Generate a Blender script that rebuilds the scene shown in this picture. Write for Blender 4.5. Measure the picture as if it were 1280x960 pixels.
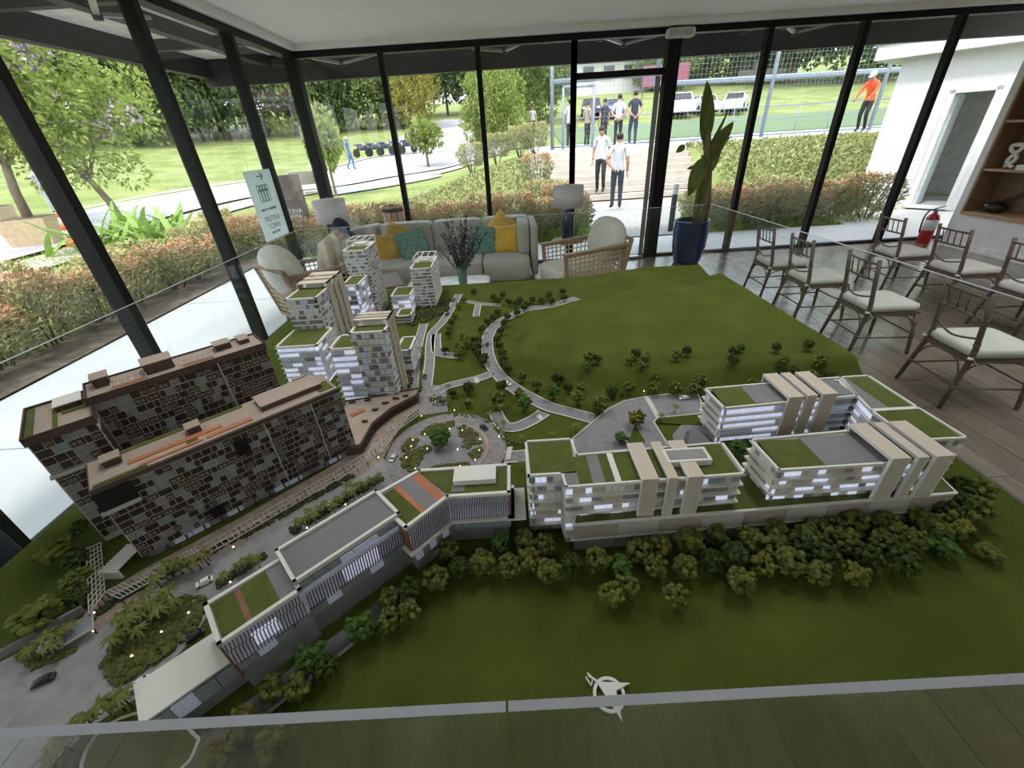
import bpy, bmesh, math, random
from math import sin, cos, pi, sqrt, radians as RD, atan2, hypot
from mathutils import Vector, Matrix, noise

for o in list(bpy.data.objects): bpy.data.objects.remove(o, do_unlink=True)
scene = bpy.context.scene
COL = scene.collection
random.seed(7)

# ------------------------------------------------------------------ camera
H = 1.85
FPX = 516.5
RT = Vector((0.99819836, -0.0242197, -0.05489489))
UP = Vector((0.05956629, 0.50986876, 0.85818745))
FW = Vector((-0.00720414, 0.85991119, -0.51039284))
cam_d = bpy.data.cameras.new('camera'); cam = bpy.data.objects.new('camera', cam_d); COL.objects.link(cam)
cam_d.sensor_width = 36.0; cam_d.sensor_fit = 'HORIZONTAL'; cam_d.lens = FPX / 1280 * 36.0
cam_d.clip_start = 0.02; cam_d.clip_end = 400
mw = Matrix(((RT.x, UP.x, -FW.x, 0), (RT.y, UP.y, -FW.y, 0), (RT.z, UP.z, -FW.z, H), (0, 0, 0, 1)))
cam.matrix_world = mw
scene.camera = cam

# ------------------------------------------------------------------ world, sun, exposure
world = bpy.data.worlds.new('sky'); scene.world = world; world.use_nodes = True
wn = world.node_tree; wn.nodes.clear()
sky = wn.nodes.new('ShaderNodeTexSky'); sky.sky_type = 'NISHITA'
sky.sun_disc = False; sky.sun_elevation = RD(58); sky.sun_rotation = RD(150)
sky.air_density = 1.2; sky.dust_density = 3.0; sky.ozone_density = 1.0
mixw = wn.nodes.new('ShaderNodeMixRGB'); mixw.inputs[0].default_value = 0.6
mixw.inputs[2].default_value = (7.0, 7.3, 7.6, 1)          # thin bright cloud veil over the whole sky
bg = wn.nodes.new('ShaderNodeBackground'); bg.inputs[1].default_value = 0.40
wo = wn.nodes.new('ShaderNodeOutputWorld')
wn.links.new(sky.outputs[0], mixw.inputs[1]); wn.links.new(mixw.outputs[0], bg.inputs[0]); wn.links.new(bg.outputs[0], wo.inputs[0])
sd = bpy.data.lights.new('sun', 'SUN'); sd.energy = 2.5; sd.angle = RD(6); sd.color = (1.0, 0.965, 0.90)
sun = bpy.data.objects.new('sun', sd); COL.objects.link(sun)
sun.rotation_euler = Vector((-0.42, -0.30, 0.86)).to_track_quat('Z', 'Y').to_euler()
scene.view_settings.view_transform = 'Standard'; scene.view_settings.look = 'None'
scene.view_settings.gamma = 1.0; scene.view_settings.use_curve_mapping = False
scene.view_settings.exposure = 0.45

# ------------------------------------------------------------------ helpers: pixel rays of the survey photograph to points of the place
def ray(px, py): return RT * (px - 640) + UP * (480 - py) + FW * FPX
def at(px, py, z):
    d = ray(px, py); t = (z - H) / d.z
    return Vector((d.x * t, d.y * t, z))
def lin(c):
    c = c / 255.0
    return c / 12.92 if c <= 0.04045 else ((c + 0.055) / 1.055) ** 2.4
def hexc(s): return tuple(lin(int(s[i:i+2], 16)) for i in (0, 2, 4)) + (1,)

# ------------------------------------------------------------------ materials
MATS = {}
def M(name, col=None, rough=0.6, metal=0.0, var=0.12, scale=8.0, bump=0.0, bscale=60.0, spec=0.5, emit=0.0, island=0.0, trans=0.0, col2=None, coord='Object', stretch=None, sheen=0.0):
    if name in MATS: return MATS[name]
    m = bpy.data.materials.new(name); m.use_nodes = True; MATS[name] = m
    nt = m.node_tree; N = nt.nodes; L = nt.links
    bs = N['Principled BSDF']
    if isinstance(col, str): col = hexc(col)
    col = tuple(col[:3]) + (1,)
    if col2 is None: c2 = tuple(min(1, x * (1 + var * 1.6)) for x in col[:3]) + (1,); c1 = tuple(x * (1 - var) for x in col[:3]) + (1,)
    else:
        c1 = col; c2 = hexc(col2) if isinstance(col2, str) else tuple(col2[:3]) + (1,)
    tc = N.new('ShaderNodeTexCoord'); vec = tc.outputs[coord]
    if stretch:
        mp = N.new('ShaderNodeMapping'); mp.inputs['Scale'].default_value = stretch; L.new(vec, mp.inputs[0]); vec = mp.outputs[0]
    nz = N.new('ShaderNodeTexNoise'); nz.inputs['Scale'].default_value = scale; nz.inputs['Detail'].default_value = 5
    L.new(vec, nz.inputs['Vector'])
    fac = nz.outputs[0]
    if island:
        ge = N.new('ShaderNodeNewGeometry'); mx = N.new('ShaderNodeMath'); mx.operation = 'MULTIPLY_ADD'
        mx.inputs[1].default_value = island; L.new(ge.outputs['Random Per Island'], mx.inputs[0])
        mm = N.new('ShaderNodeMath'); mm.operation = 'MULTIPLY'; mm.inputs[1].default_value = 1 - island; L.new(fac, mm.inputs[0]); L.new(mm.outputs[0], mx.inputs[2]); fac = mx.outputs[0]
    else:
        mr = N.new('ShaderNodeMapRange'); mr.inputs[1].default_value = 0.3; mr.inputs[2].default_value = 0.7; L.new(fac, mr.inputs[0]); fac = mr.outputs[0]
    mix = N.new('ShaderNodeMixRGB'); mix.inputs[1].default_value = c1; mix.inputs[2].default_value = c2
    L.new(fac, mix.inputs[0]); L.new(mix.outputs[0], bs.inputs['Base Color'])
    bs.inputs['Roughness'].default_value = rough; bs.inputs['Metallic'].default_value = metal
    bs.inputs['Specular IOR Level'].default_value = spec
    if sheen: bs.inputs['Sheen Weight'].default_value = sheen
    if emit:
        L.new(mix.outputs[0], bs.inputs['Emission Color']); bs.inputs['Emission Strength'].default_value = emit
    if bump:
        nb = N.new('ShaderNodeTexNoise'); nb.inputs['Scale'].default_value = bscale; nb.inputs['Detail'].default_value = 6; L.new(vec, nb.inputs['Vector'])
        bp = N.new('ShaderNodeBump'); bp.inputs['Strength'].default_value = bump; bp.inputs['Distance'].default_value = 0.02
        L.new(nb.outputs[0], bp.inputs['Height']); L.new(bp.outputs[0], bs.inputs['Normal'])
    if trans:
        out = [n for n in N if n.type == 'OUTPUT_MATERIAL'][0]
        tr = N.new('ShaderNodeBsdfTranslucent'); L.new(mix.outputs[0], tr.inputs[0])
        ms = N.new('ShaderNodeMixShader'); ms.inputs[0].default_value = trans
        L.new(bs.outputs[0], ms.inputs[1]); L.new(tr.outputs[0], ms.inputs[2]); L.new(ms.outputs[0], out.inputs[0])
    return m

def glass_mat(name, tint=(0.96, 0.985, 0.98), ior=1.5, rough=0.0, gain=1.0):
    m = bpy.data.materials.new(name); m.use_nodes = True; MATS[name] = m
    nt = m.node_tree; N = nt.nodes; L = nt.links; N.clear()
    out = N.new('ShaderNodeOutputMaterial'); tr = N.new('ShaderNodeBsdfTransparent'); tr.inputs[0].default_value = tuple(tint) + (1,)
    gl = N.new('ShaderNodeBsdfGlossy'); gl.inputs['Roughness'].default_value = rough
    ge = N.new('ShaderNodeNewGeometry'); dp = N.new('ShaderNodeVectorMath'); dp.operation = 'DOT_PRODUCT'
    L.new(ge.outputs['Incoming'], dp.inputs[0]); L.new(ge.outputs['Normal'], dp.inputs[1])
    def mth(op, a, b=None, v=None):
        n = N.new('ShaderNodeMath'); n.operation = op; L.new(a, n.inputs[0])
        if b is not None: L.new(b, n.inputs[1])
        elif v is not None: n.inputs[1].default_value = v
        return n.outputs[0]
    ab = mth('ABSOLUTE', dp.outputs['Value']); om = N.new('ShaderNodeMath'); om.operation = 'SUBTRACT'; om.inputs[0].default_value = 1.0; L.new(ab, om.inputs[1])
    pw5 = mth('POWER', om.outputs[0], v=5.0); r0 = ((ior-1)/(ior+1))**2
    sc_ = mth('MULTIPLY', pw5, v=(1-r0)*gain); f0 = mth('ADD', sc_, v=r0*gain)
    nz = N.new('ShaderNodeTexNoise'); nz.inputs['Scale'].default_value = 2.0
    ad = N.new('ShaderNodeMath'); ad.operation = 'MULTIPLY_ADD'; ad.inputs[1].default_value = 0.004
    ms = N.new('ShaderNodeMixShader')
    L.new(nz.outputs[0], ad.inputs[0]); L.new(f0, ad.inputs[2])
    L.new(ad.outputs[0], ms.inputs[0]); L.new(tr.outputs[0], ms.inputs[1]); L.new(gl.outputs[0], ms.inputs[2]); L.new(ms.outputs[0], out.inputs[0])
    return m

# ------------------------------------------------------------------ mesh builder
class MB:
    def __init__(s): s.v = []; s.f = []; s.m = []; s.sm = []
    def add(s, vs, fs, mi=0, sm=False):
        b = len(s.v); s.v += [tuple(p) for p in vs]
        for f in fs: s.f.append(tuple(i + b for i in f)); s.m.append(mi); s.sm.append(sm)
        return s
    def box(s, x0, x1, y0, y1, z0, z1, mi=0):
        return s.add([(x0,y0,z0),(x1,y0,z0),(x1,y1,z0),(x0,y1,z0),(x0,y0,z1),(x1,y0,z1),(x1,y1,z1),(x0,y1,z1)],
                     [(0,3,2,1),(4,5,6,7),(0,1,5,4),(1,2,6,5),(2,3,7,6),(3,0,4,7)], mi)
    def bar(s, a, b, w, h=None, mi=0, up=(0,0,1)):            # box beam from a to b
        a = Vector(a); b = Vector(b); h = h or w
        d = (b - a)
        if d.length < 1e-9: return s
        d.normalize(); u = Vector(up)
        if abs(d.dot(u)) > 0.95: u = Vector((0, 1, 0))
        r = d.cross(u).normalized() * w / 2; q = r.cross(d).normalized() * h / 2
        vs = [a-r-q, a+r-q, a+r+q, a-r+q, b-r-q, b+r-q, b+r+q, b-r+q]
        return s.add(vs, [(0,1,2,3),(7,6,5,4),(4,5,1,0),(5,6,2,1),(6,7,3,2),(7,4,0,3)], mi)
    def prism(s, poly, z0, z1, mi=0, mit=None):
        n = len(poly)
        ar = sum(poly[i][0]*poly[(i+1)%n][1]-poly[(i+1)%n][0]*poly[i][1] for i in range(n))
        if ar < 0: poly = poly[::-1]
        vs = [(p[0],p[1],z0) for p in poly] + [(p[0],p[1],z1) for p in poly]
        s.add(vs, [(i,(i+1)%n,n+(i+1)%n,n+i) for i in range(n)] + [tuple(range(n-1,-1,-1))], mi)
        s.add([(p[0],p[1],z1) for p in poly], [tuple(range(n))], mi if mit is None else mit)
        return s
    def tube(s, pts, r, n=8, mi=0, caps=True, sm=True):
        pts = [Vector(p) for p in pts]; k = len(pts)
        rs = r if isinstance(r, (list, tuple)) else [r]*k
        vs = []; fs = []
        prev = None
        for i, p in enumerate(pts):
            d = (pts[min(i+1,k-1)] - pts[max(i-1,0)]).normalized()
            if prev is None:
                u = Vector((0,0,1)) if abs(d.z) < 0.9 else Vector((1,0,0))
                u = (u - d*u.dot(d)).normalized()
            else: u = (prev - d*prev.dot(d)).normalized()
            prev = u; w = d.cross(u)
            for j in range(n):
                a = 2*pi*j/n; vs.append(p + (u*cos(a) + w*sin(a))*rs[i])
        for i in range(k-1):
            for j in range(n): fs.append((i*n+j, i*n+(j+1)%n, (i+1)*n+(j+1)%n, (i+1)*n+j))
        if caps: fs += [tuple(range(n-1,-1,-1)), tuple((k-1)*n+j for j in range(n))]
        return s.add(vs, fs, mi, sm)
    def lathe(s, prof, n=24, c=(0,0,0), mi=0, sm=True, sx=1, sy=1):
        vs = []; fs = []; k = len(prof)
        for r, z in prof:
            for j in range(n):
                a = 2*pi*j/n; vs.append((c[0]+r*sx*cos(a), c[1]+r*sy*sin(a), c[2]+z))
        for i in range(k-1):
            for j in range(n): fs.append((i*n+j, i*n+(j+1)%n, (i+1)*n+(j+1)%n, (i+1)*n+j))
        fs += [tuple(range(n-1,-1,-1)), tuple((k-1)*n+j for j in range(n))]
        return s.add(vs, fs, mi, sm)
    def sup(s, c, a, e1=0.4, e2=0.4, n=20, m=10, mi=0, rz=0, rot=None):   # superellipsoid
        def p(x, e): return math.copysign(abs(x)**e, x)
        vs = []; fs = []
        R = rot if rot is not None else Matrix.Rotation(rz, 3, 'Z')
        C = Vector(c)
        for i in range(m+1):
            t = -pi/2 + pi*i/m
            for j in range(n):
                u = 2*pi*j/n
                vs.append(C + R @ Vector((a[0]*p(cos(t),e1)*p(cos(u),e2), a[1]*p(cos(t),e1)*p(sin(u),e2), a[2]*p(sin(t),e1))))
        for i in range(m):
            for j in range(n): fs.append((i*n+j, i*n+(j+1)%n, (i+1)*n+(j+1)%n, (i+1)*n+j))
        return s.add(vs, fs, mi, True)
    def blob(s, c, r, rnd, mi=0, sq=0.85):                    # small lumpy clump
        t = (1+sqrt(5))/2
        vs = [(-1,t,0),(1,t,0),(-1,-t,0),(1,-t,0),(0,-1,t),(0,1,t),(0,-1,-t),(0,1,-t),(t,0,-1),(t,0,1),(-t,0,-1),(-t,0,1)]
        fs = [(0,11,5),(0,5,1),(0,1,7),(0,7,10),(0,10,11),(1,5,9),(5,11,4),(11,10,2),(10,7,6),(7,1,8),(3,9,4),(3,4,2),(3,2,6),(3,6,8),(3,8,9),(4,9,5),(2,4,11),(6,2,10),(8,6,7),(9,8,1)]
        q = []
        ax = Matrix.Rotation(rnd.random()*6, 3, Vector((rnd.random(),rnd.random(),rnd.random()+.1)).normalized())
        for v in vs:
            k = r/1.9*(0.7+0.6*rnd.random()); w = ax @ Vector(v)
            q.append((c[0]+w.x*k, c[1]+w.y*k, c[2]+w.z*k*sq))
        return s.add(q, fs, mi)
    def leaf(s, c, d, nrm, L, W, mi=0, fold=0.0):
        c = Vector(c); d = Vector(d).normalized(); w = d.cross(Vector(nrm))
        if w.length < 1e-4: w = d.orthogonal()
        w = w.normalized()*W/2; up = w.cross(d).normalized()
        return s.add([c, c+d*L*.45+w+up*fold, c+d*L, c+d*L*.45-w+up*fold], [(0,1,2),(0,2,3)], mi)
    def build(s, name, mats, parent=None, loc=None):
        me = bpy.data.meshes.new(name)
        me.from_pydata(s.v, [], s.f)
        if not isinstance(mats, (list, tuple)): mats = [mats]
        for m in mats: me.materials.append(m)
        me.polygons.foreach_set('material_index', s.m); me.polygons.foreach_set('use_smooth', s.sm)
        me.update()
        o = bpy.data.objects.new(name, me); COL.objects.link(o)
        if parent is not None: o.parent = parent
        if loc is not None: o.location = loc
        return o

def tag(o, label=None, cat=None, group=None, kind=None):
    if label: o['label'] = label
    if cat: o['category'] = cat
    if group: o['group'] = group
    if kind: o['kind'] = kind
    return o
def thing(name, label=None, cat=None, loc=(0,0,0), rz=0, group=None, kind=None):
    o = bpy.data.objects.new(name, None); COL.objects.link(o); o.empty_display_size = 0.05
    o.location = loc; o.rotation_euler = (0,0,rz)
    return tag(o, label, cat, group, kind)
def struct(name, mb, mats, parent=None):
    o = mb.build(name, mats, parent)
    if parent is None: o['kind'] = 'structure'
    return o
def dup(root, loc=None, rz=None, label=None, group=None, scale=None):
    r = root.copy(); COL.objects.link(r)
    if loc is not None: r.location = loc
    if rz is not None: r.rotation_euler = (0,0,rz)
    if label: r['label'] = label
    if group: r['group'] = group
    if scale is not None: r.scale = scale if isinstance(scale, tuple) else (scale,)*3
    for ch in list(root.children):
        c = ch.copy(); COL.objects.link(c); c.parent = r
        for g in list(ch.children):
            d = g.copy(); COL.objects.link(d); d.parent = c
    return r
def part(src, name, parent, loc=(0,0,0), scale=(1,1,1), rz=0):       # another object on the same mesh data
    o = bpy.data.objects.new(name, src); COL.objects.link(o); o.parent = parent; o.location = loc; o.scale = scale
    if rz: o.rotation_euler = (0,0,rz)
    return o
def unit_box(name, mats):
    b = MB().box(-.5,.5,-.5,.5,-.5,.5)
    me = bpy.data.meshes.new(name); me.from_pydata(b.v, [], b.f)
    for m in (mats if isinstance(mats, (list,tuple)) else [mats]): me.materials.append(m)
    return me
def text_mesh(txt, size, mat, name, parent, loc, rot, depth=0.002):
    cu = bpy.data.curves.new(name, 'FONT'); cu.body = txt; cu.size = size; cu.align_x = 'CENTER'; cu.align_y = 'CENTER'; cu.extrude = depth
    tmp = bpy.data.objects.new(name, cu); COL.objects.link(tmp); cu.materials.append(mat)
    dg = bpy.context.evaluated_depsgraph_get(); dg.update()
    me = bpy.data.meshes.new_from_object(tmp.evaluated_get(dg)); bpy.data.objects.remove(tmp)
    o = bpy.data.objects.new(name, me); COL.objects.link(o)
    if parent is not None: o.parent = parent
    o.location = loc; o.rotation_euler = rot
    return o
def ss(a, b, x):
    t = min(1, max(0, (x-a)/(b-a))); return t*t*(3-2*t)
def interp(x, xs, ys):
    if x <= xs[0]: return ys[0]
    for i in range(1, len(xs)):
        if x <= xs[i]: return ys[i-1] + (ys[i]-ys[i-1])*(x-xs[i-1])/(xs[i]-xs[i-1])
    return ys[-1]
def spline(pts, k=8):                                           # Catmull-Rom through 2-D/3-D points
    P = [Vector(p) for p in pts]; out = []
    for i in range(len(P)-1):
        a = P[max(i-1,0)]; b = P[i]; c = P[i+1]; d = P[min(i+2,len(P)-1)]
        for j in range(k):
            t = j/k
            out.append(0.5*((2*b)+(c-a)*t+(2*a-5*b+4*c-d)*t*t+(3*b-a-3*c+d)*t**3))
    out.append(P[-1]); return out
def inside(x, y, poly):
    c = False; n = len(poly); j = n-1
    for i in range(n):
        xi, yi = poly[i][0], poly[i][1]; xj, yj = poly[j][0], poly[j][1]
        if (yi > y) != (yj > y) and x < (xj-xi)*(y-yi)/(yj-yi)+xi: c = not c
        j = i
    return c
def seg_dist(x, y, poly, closed=True):
    best = 1e9; n = len(poly)
    for i in range(n if closed else n-1):
        ax, ay = poly[i][0], poly[i][1]; bx, by = poly[(i+1)%n][0], poly[(i+1)%n][1]
        dx, dy = bx-ax, by-ay; t = max(0, min(1, ((x-ax)*dx+(y-ay)*dy)/(dx*dx+dy*dy+1e-12)))
        best = min(best, hypot(x-ax-t*dx, y-ay-t*dy))
    return best

# ================================================================== THE ROOM
XL, XR, YB, YR, ZC = -2.774, 6.98, 7.141, -3.6, 3.007
YE, XE = 6.73, 8.6                                              # end of the right wall; the glazing runs on past it
black = M('black_frame', (0.010,0.010,0.011), 0.5, 0.0, 0.1, 30, spec=.18)
white_paint = M('ceiling_paint', (0.86,0.855,0.84), 0.85, var=0.02)
wall_paint = M('wall_paint', (0.74,0.735,0.72), 0.8, var=0.02)
glass = glass_mat('window_glass', (0.97,0.975,0.975), 1.5, 0.0, 0.8)
steel = M('brushed_steel', (0.5,0.5,0.5), 0.3, 1.0, 0.05)
grey_metal = M('grey_metal', (0.23,0.23,0.235), 0.45, 0.4)

# floor: wood-look planks laid along the room
planks = [M('plank_%d' % i, c, 0.26, var=0.16, scale=3.0, bump=0.03, bscale=9, stretch=(9,0.9,9), spec=0.9) for i, c in enumerate([(0.19,0.145,0.118),(0.225,0.175,0.145),(0.16,0.125,0.104),(0.205,0.165,0.14)])]
for m_ in planks: m_.node_tree.nodes['Principled BSDF'].inputs['Coat Weight'].default_value = .45; m_.node_tree.nodes['Principled BSDF'].inputs['Coat Roughness'].default_value = .12
floor = struct('floor', MB().box(XL-.05, XR+.1, YR, YB, -0.12, -0.006).box(XR+.1, XE, YE, YB, -0.12, -0.001), M('floor_joint', (0.30,0.26,0.22), 0.7))
pw, pl, g = 0.2, 1.2, 0.0022
pm = []
for i in range(4):
    b = MB().box(-pw/2+g, pw/2-g, -pl/2+g, pl/2-g, -0.006, 0.0)
    me = bpy.data.meshes.new('plank'); me.from_pydata(b.v, [], b.f); me.materials.append(planks[i]); pm.append(me)
rest = MB(); rr = random.Random(3); nx = int((XR-XL)/pw)+1
for i in range(nx):
    x = XL + 0.034 + pw*(i+.5)
    off = rr.random()*pl
    for j in range(-1, 10):
        y = YR + off + pl*j
        y0 = max(YR, y-pl/2+g); y1 = min(YB-.04, y+pl/2-g)
        if y1-y0 < .05 or x > XR+.05: continue
        vis = (x > 1.45 or x < -1.5 or y > 3.4) and y > -.2
        k = rr.randrange(4)
        if vis:
            o = part(pm[k], 'plank', floor, (x, (y0+y1)/2, 0), (1, (y1-y0)/(pl-2*g), 1))
        else: rest.box(x-pw/2+g, x+pw/2-g, y0, y1, -0.006, 0.0, k)
o = rest.build('plank_field', planks, floor); o['kind'] = 'stuff'

# ceiling with a shadow step along the glazing
cb = MB()
cb.box(XL-.1, XE, YR, YB+.1, ZC+.07, ZC+.2)
struct('ceiling', cb, white_paint)
struct('trim_1', MB().box(XL-.06, XL+.14, YR, YB+.06, ZC+.0, ZC+.07), white_paint)
struct('trim_2', MB().box(XL+.14, XE, YB-.14, YB+.06, ZC+.0, ZC+.07), white_paint)
# rear wall and the near end, behind the photographer
struct('wall_rear', MB().box(XL-.1, XR+.1, YR-.12, YR, -.1, ZC+.2), wall_paint)
# recessed ceiling lamps
lamp_em = M('lamp_diffuser', (1.0,0.96,0.88), 0.5, var=0.0, emit=6.0)
dl_body = MB().lathe([(0.085,0.0),(0.085,-.012),(0.07,-.014),(0.066,0.0)], 24)
dl_dif = MB().lathe([(0.066,-.004),(0.03,-.005),(0.0,-.005)], 24)
first = None
spots = [(x, y) for y in (-2.0,1.7,2.5,3.3) for x in (-1.0,1.2,3.4,5.4)]
for i, (x, y) in enumerate(spots):
    if first is None:
        first = thing('ceiling_downlight', 'round white recessed downlight in the white ceiling', 'light', (x,y,ZC+.07), 0, 'recessed ceiling downlights')
        dl_body.build('trim_ring', wall_paint, first); dl_dif.build('diffuser', lamp_em, first)
    else: dup(first, (x,y,ZC+.07))
    ld = bpy.data.lights.new('downlight_beam', 'AREA'); ld.shape = 'DISK'; ld.size = 0.3; ld.energy = 7.0; ld.color = (1.0,0.985,0.97); ld.spread = RD(150)
    lo = bpy.data.objects.new('downlight_beam', ld); COL.objects.link(lo); lo.location = (x,y,ZC+.06)

# right-hand wall with a wooden shelf niche
NY0, NY1, NZ0, NZ1, ND = 3.0, 6.60, 0.50, 2.72, 0.34
wr = MB()
wr.box(XR, XR+.12, NY1, YE, 0, ZC+.1); wr.box(XR+.12, XE, YE-.1, YE, 0, ZC+.1); wr.box(XR, XR+.12, YR, NY0, 0, ZC+.1)
wr.box(XR, XR+.12, NY0, NY1, 0, NZ0); wr.box(XR, XR+.12, NY0, NY1, NZ1, ZC+.1)
wr.box(XR+ND, XR+ND+.03, NY0-.05, NY1+.05, NZ0-.05, NZ1+.05)
wall_right = struct('wall_right', wr, wall_paint)
struct('baseboard_right', MB().box(XR-.012, XR, YR, YE, 0, 0.1), M('baseboard_paint', (0.78,0.775,0.76), 0.6))
oak = M('oak', (0.42,0.27,0.16), 0.5, var=0.15, scale=3, stretch=(2,2,14))
oakd = M('oak_dark', (0.20,0.115,0.065), 0.5, var=0.15, scale=3, stretch=(2,2,14))
sh = thing('wall_shelf', 'oak lined shelf niche built into the white wall behind the chairs', 'shelf', (XR, NY1, NZ0))
def loc_box(name, mat, x0, x1, y0, y1, z0, z1, par=sh):
    return MB().box(x0-par.location.x, x1-par.location.x, y0-par.location.y, y1-par.location.y, z0-par.location.z, z1-par.location.z).build(name, mat, par)
loc_box('back_panel', oakd, XR+ND-.02, XR+ND-.002, NY0, NY1, NZ0, NZ1)
loc_box('side_panel', oakd, XR, XR+ND-.02, NY1-.022, NY1, NZ0, NZ1)
loc_box('side_panel', oakd, XR, XR+ND-.02, NY0, NY0+.022, NZ0, NZ1)
for z in (NZ0, 1.07, 1.66, 2.24, NZ1-.02): loc_box('shelf_board', oak, XR-.004, XR+ND-.02, NY0+.022, NY1-.022, z, z+.028)
for nm, a in (('edge_trim', (NY1-.004, NY1+.022, NZ0-.022, NZ1+.022)), ('edge_trim', (NY0, NY1, NZ0-.026, NZ0+.002)), ('edge_trim', (NY0, NY1, NZ1, NZ1+.024))):
    loc_box(nm, oak, XR-.014, XR+.02, *a)
# things on the shelf
def book(x0, y, z, w, h, d, c, lab):
    b = thing('book', lab, 'book', (x0, y, z))
    MB().box(0, d, -w, 0, 0, h).build('cover', c, b); MB().box(-.001, d-.004, -w+.004, -.004, .004, h+.001).build('pages', M('paper', (0.75,0.72,0.65), 0.8), b)
red = M('book_red', (0.35,0.03,0.03), 0.5); navy = M('book_navy', (0.02,0.03,0.08), 0.5); cream = M('book_cream', (0.7,0.66,0.58), 0.6)
for i, (y, c, lab) in enumerate([(6.26, red, 'red upright book on the top shelf in view'), (6.21, navy, 'dark blue upright book beside the red one on the shelf')]):
    book(XR+.04, y, 1.69, .042, .24-.02*i, .18, c, lab)
for i, (c, lab) in enumerate([(cream, 'cream book lying lowest in the flat stack'), (M('book_mauve',(0.35,0.2,0.2),0.6), 'mauve book lying on top of the flat stack')]):
    book(XR+.05, 6.22, 1.098+.03*i, .26, .03, .18, c, lab)
st = MB()   # knotted white ceramic figure
st.tube(spline([(0,0.05,0),(0,-.02,.05),(0,-.05,.11),(0,.0,.17),(0,.06,.2),(0,.07,.26),(0,-.05,.265),(0,-.06,.22),(0,0,.15),(0,.045,.09),(0,.03,.03),(0,-.06,.0)], 6), 0.024, 10)
tag(st.build('ceramic_sculpture', M('white_ceramic', (0.8,0.78,0.74), 0.35), loc=(XR+.14, 6.40, 1.098+.024)), 'white knotted ceramic sculpture on the middle shelf', 'sculpture')
vz = thing('round_vase', 'dark metallic round vase with bare twigs on the bottom shelf', 'vase', (XR+.16, 6.32, NZ0+.029))
MB().lathe([(.05,0),(.1,.02),(.145,.07),(.14,.11),(.08,.145),(.035,.15),(.03,.14)], 24).build('body', M('dark_glaze', (0.05,0.042,0.035), 0.15, 0.6), vz)
tw = MB(); rr = random.Random(5)
for i in range(7):
    a = -1.5+rr.uniform(-.5,.6); p = [(0,0,.13)]
    for k in range(4): p.append((p[-1][0]+rr.uniform(-.03,.03), p[-1][1]+sin(a)*.12+rr.uniform(-.02,.02), p[-1][2]+rr.uniform(.03,.09)))
    tw.tube(p, [.006,.005,.004,.003,.002], 5)
tw.build('twigs', M('twig', (0.03,0.022,0.018), 0.8), vz)

# ------------------------------------------------------------------ glazing: back facade and left facade
struct('trim_3', MB().box(XL-.05, XE, YB-.06, YB+.07, ZC-.075, ZC), black)          # head beam, back
struct('trim_4', MB().box(XL-.07, XL+.06, YR, YB+.07, ZC-.075, ZC), black)          # head beam, left
tr = MB(); tr.box(XL, XE, YB-.05, YB-.015, -.01, .03); tr.box(XL, XE, YB+.015, YB+.05, -.01, .03); tr.box(XL, XE, YB-.05, YB+.05, -.02, .012)
struct('trim_5', tr, black)
tr = MB(); tr.box(XL-.05, XL-.015, YR, YB, -.01, .03); tr.box(XL+.015, XL+.05, YR, YB, -.01, .03); tr.box(XL-.05, XL+.05, YR, YB, -.02, .012)
struct('trim_6', tr, black)
struct('trim_7', MB().box(XL-.085, XL+.075, YB-.075, YB+.085, 0, ZC), black)         # corner post
MX = [XL, -1.555, -0.236, 1.076, 2.461, 3.716, 4.999, 6.288, 7.58, XE]
wn_i = 1
for i in range(9):
    if i == 3: 
        continue                                                                       # the door bay
    w = thing('window_%d' % wn_i, kind='structure', loc=(MX[i], YB, 0)); wn_i += 1
    W = MX[i+1]-MX[i]
    MB().box(.03, W-.03, -.005, .005, .02, ZC-.07).build('pane', glass, w)
    if i < 8: MB().box(W-.036, W+.036, -.055, .06, 0, ZC-.07).build('mullion', black, w)
for y0, y1 in [(YR, -2.55), (-2.55,-1.18), (-1.18, .19), (.19, 1.55), (1.55, 2.911), (2.911, 4.272), (4.272, 5.613), (5.613, YB)]:
    w = thing('window_%d' % wn_i, kind='structure', loc=(XL, y0, 0)); wn_i += 1
    W = y1-y0
    MB().box(-.005, .005, .03, W-.03, .02, ZC-.07).build('pane', glass, w)
    MB().box(-.06, .055, -.036, .036, 0, ZC-.07).build('mullion', black, w)
# glass door bay with transom
d = thing('door_1', kind='structure', loc=(MX[3], YB, 0)); W = MX[4]-MX[3]; ZT = 2.50
MB().box(-.036, .036, -.055, .06, 0, ZC-.07).build('mullion', black, d)
MB().box(W-.12, W+.05, -.085, .09, 0, ZC).build('jamb_post', black, d)
MB().box(.036, W-.12, -.05, .05, ZT, ZT+.075).build('transom_bar', black, d)
MB().box(.036, W-.12, -.005, .005, ZT+.07, ZC-.07).build('transom_pane', glass, d)
# leaf stands open, folded back outside beside the post
lf = thing('glass_door_leaf', 'open glass door leaf with grey stile beside the black door post', 'door', (MX[4]-.19, YB+.05, 0), RD(-17.3))
MB().box(-.025, .045, -.01, .03, .015, ZT-.01).build('stile', grey_metal, lf)
MB().box(-.02, .02, .03, .95, .015, .11).build('bottom_rail', grey_metal, lf)
MB().box(-.02, .02, .03, .95, ZT-.1, ZT-.01).build('top_rail', black, lf)
MB().box(-.02, .02, .9, .97, .015, ZT-.01).build('stile', black, lf)
MB().box(-.006, .006, .03, .9, .11, ZT-.1).build('pane', glass, lf)
tag(MB().box(-.42,0,-.06,.04,0,.03).build('floor_door_stop', steel, loc=(MX[4]-.2, YB-.1, 0.012)), 'low steel floor pivot plate at the foot of the door post', 'door hardware')
ac = thing('emergency_light', 'white rounded emergency light box above the door post', 'light', (MX[4]+.0, YB-.13, 2.925))
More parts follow.
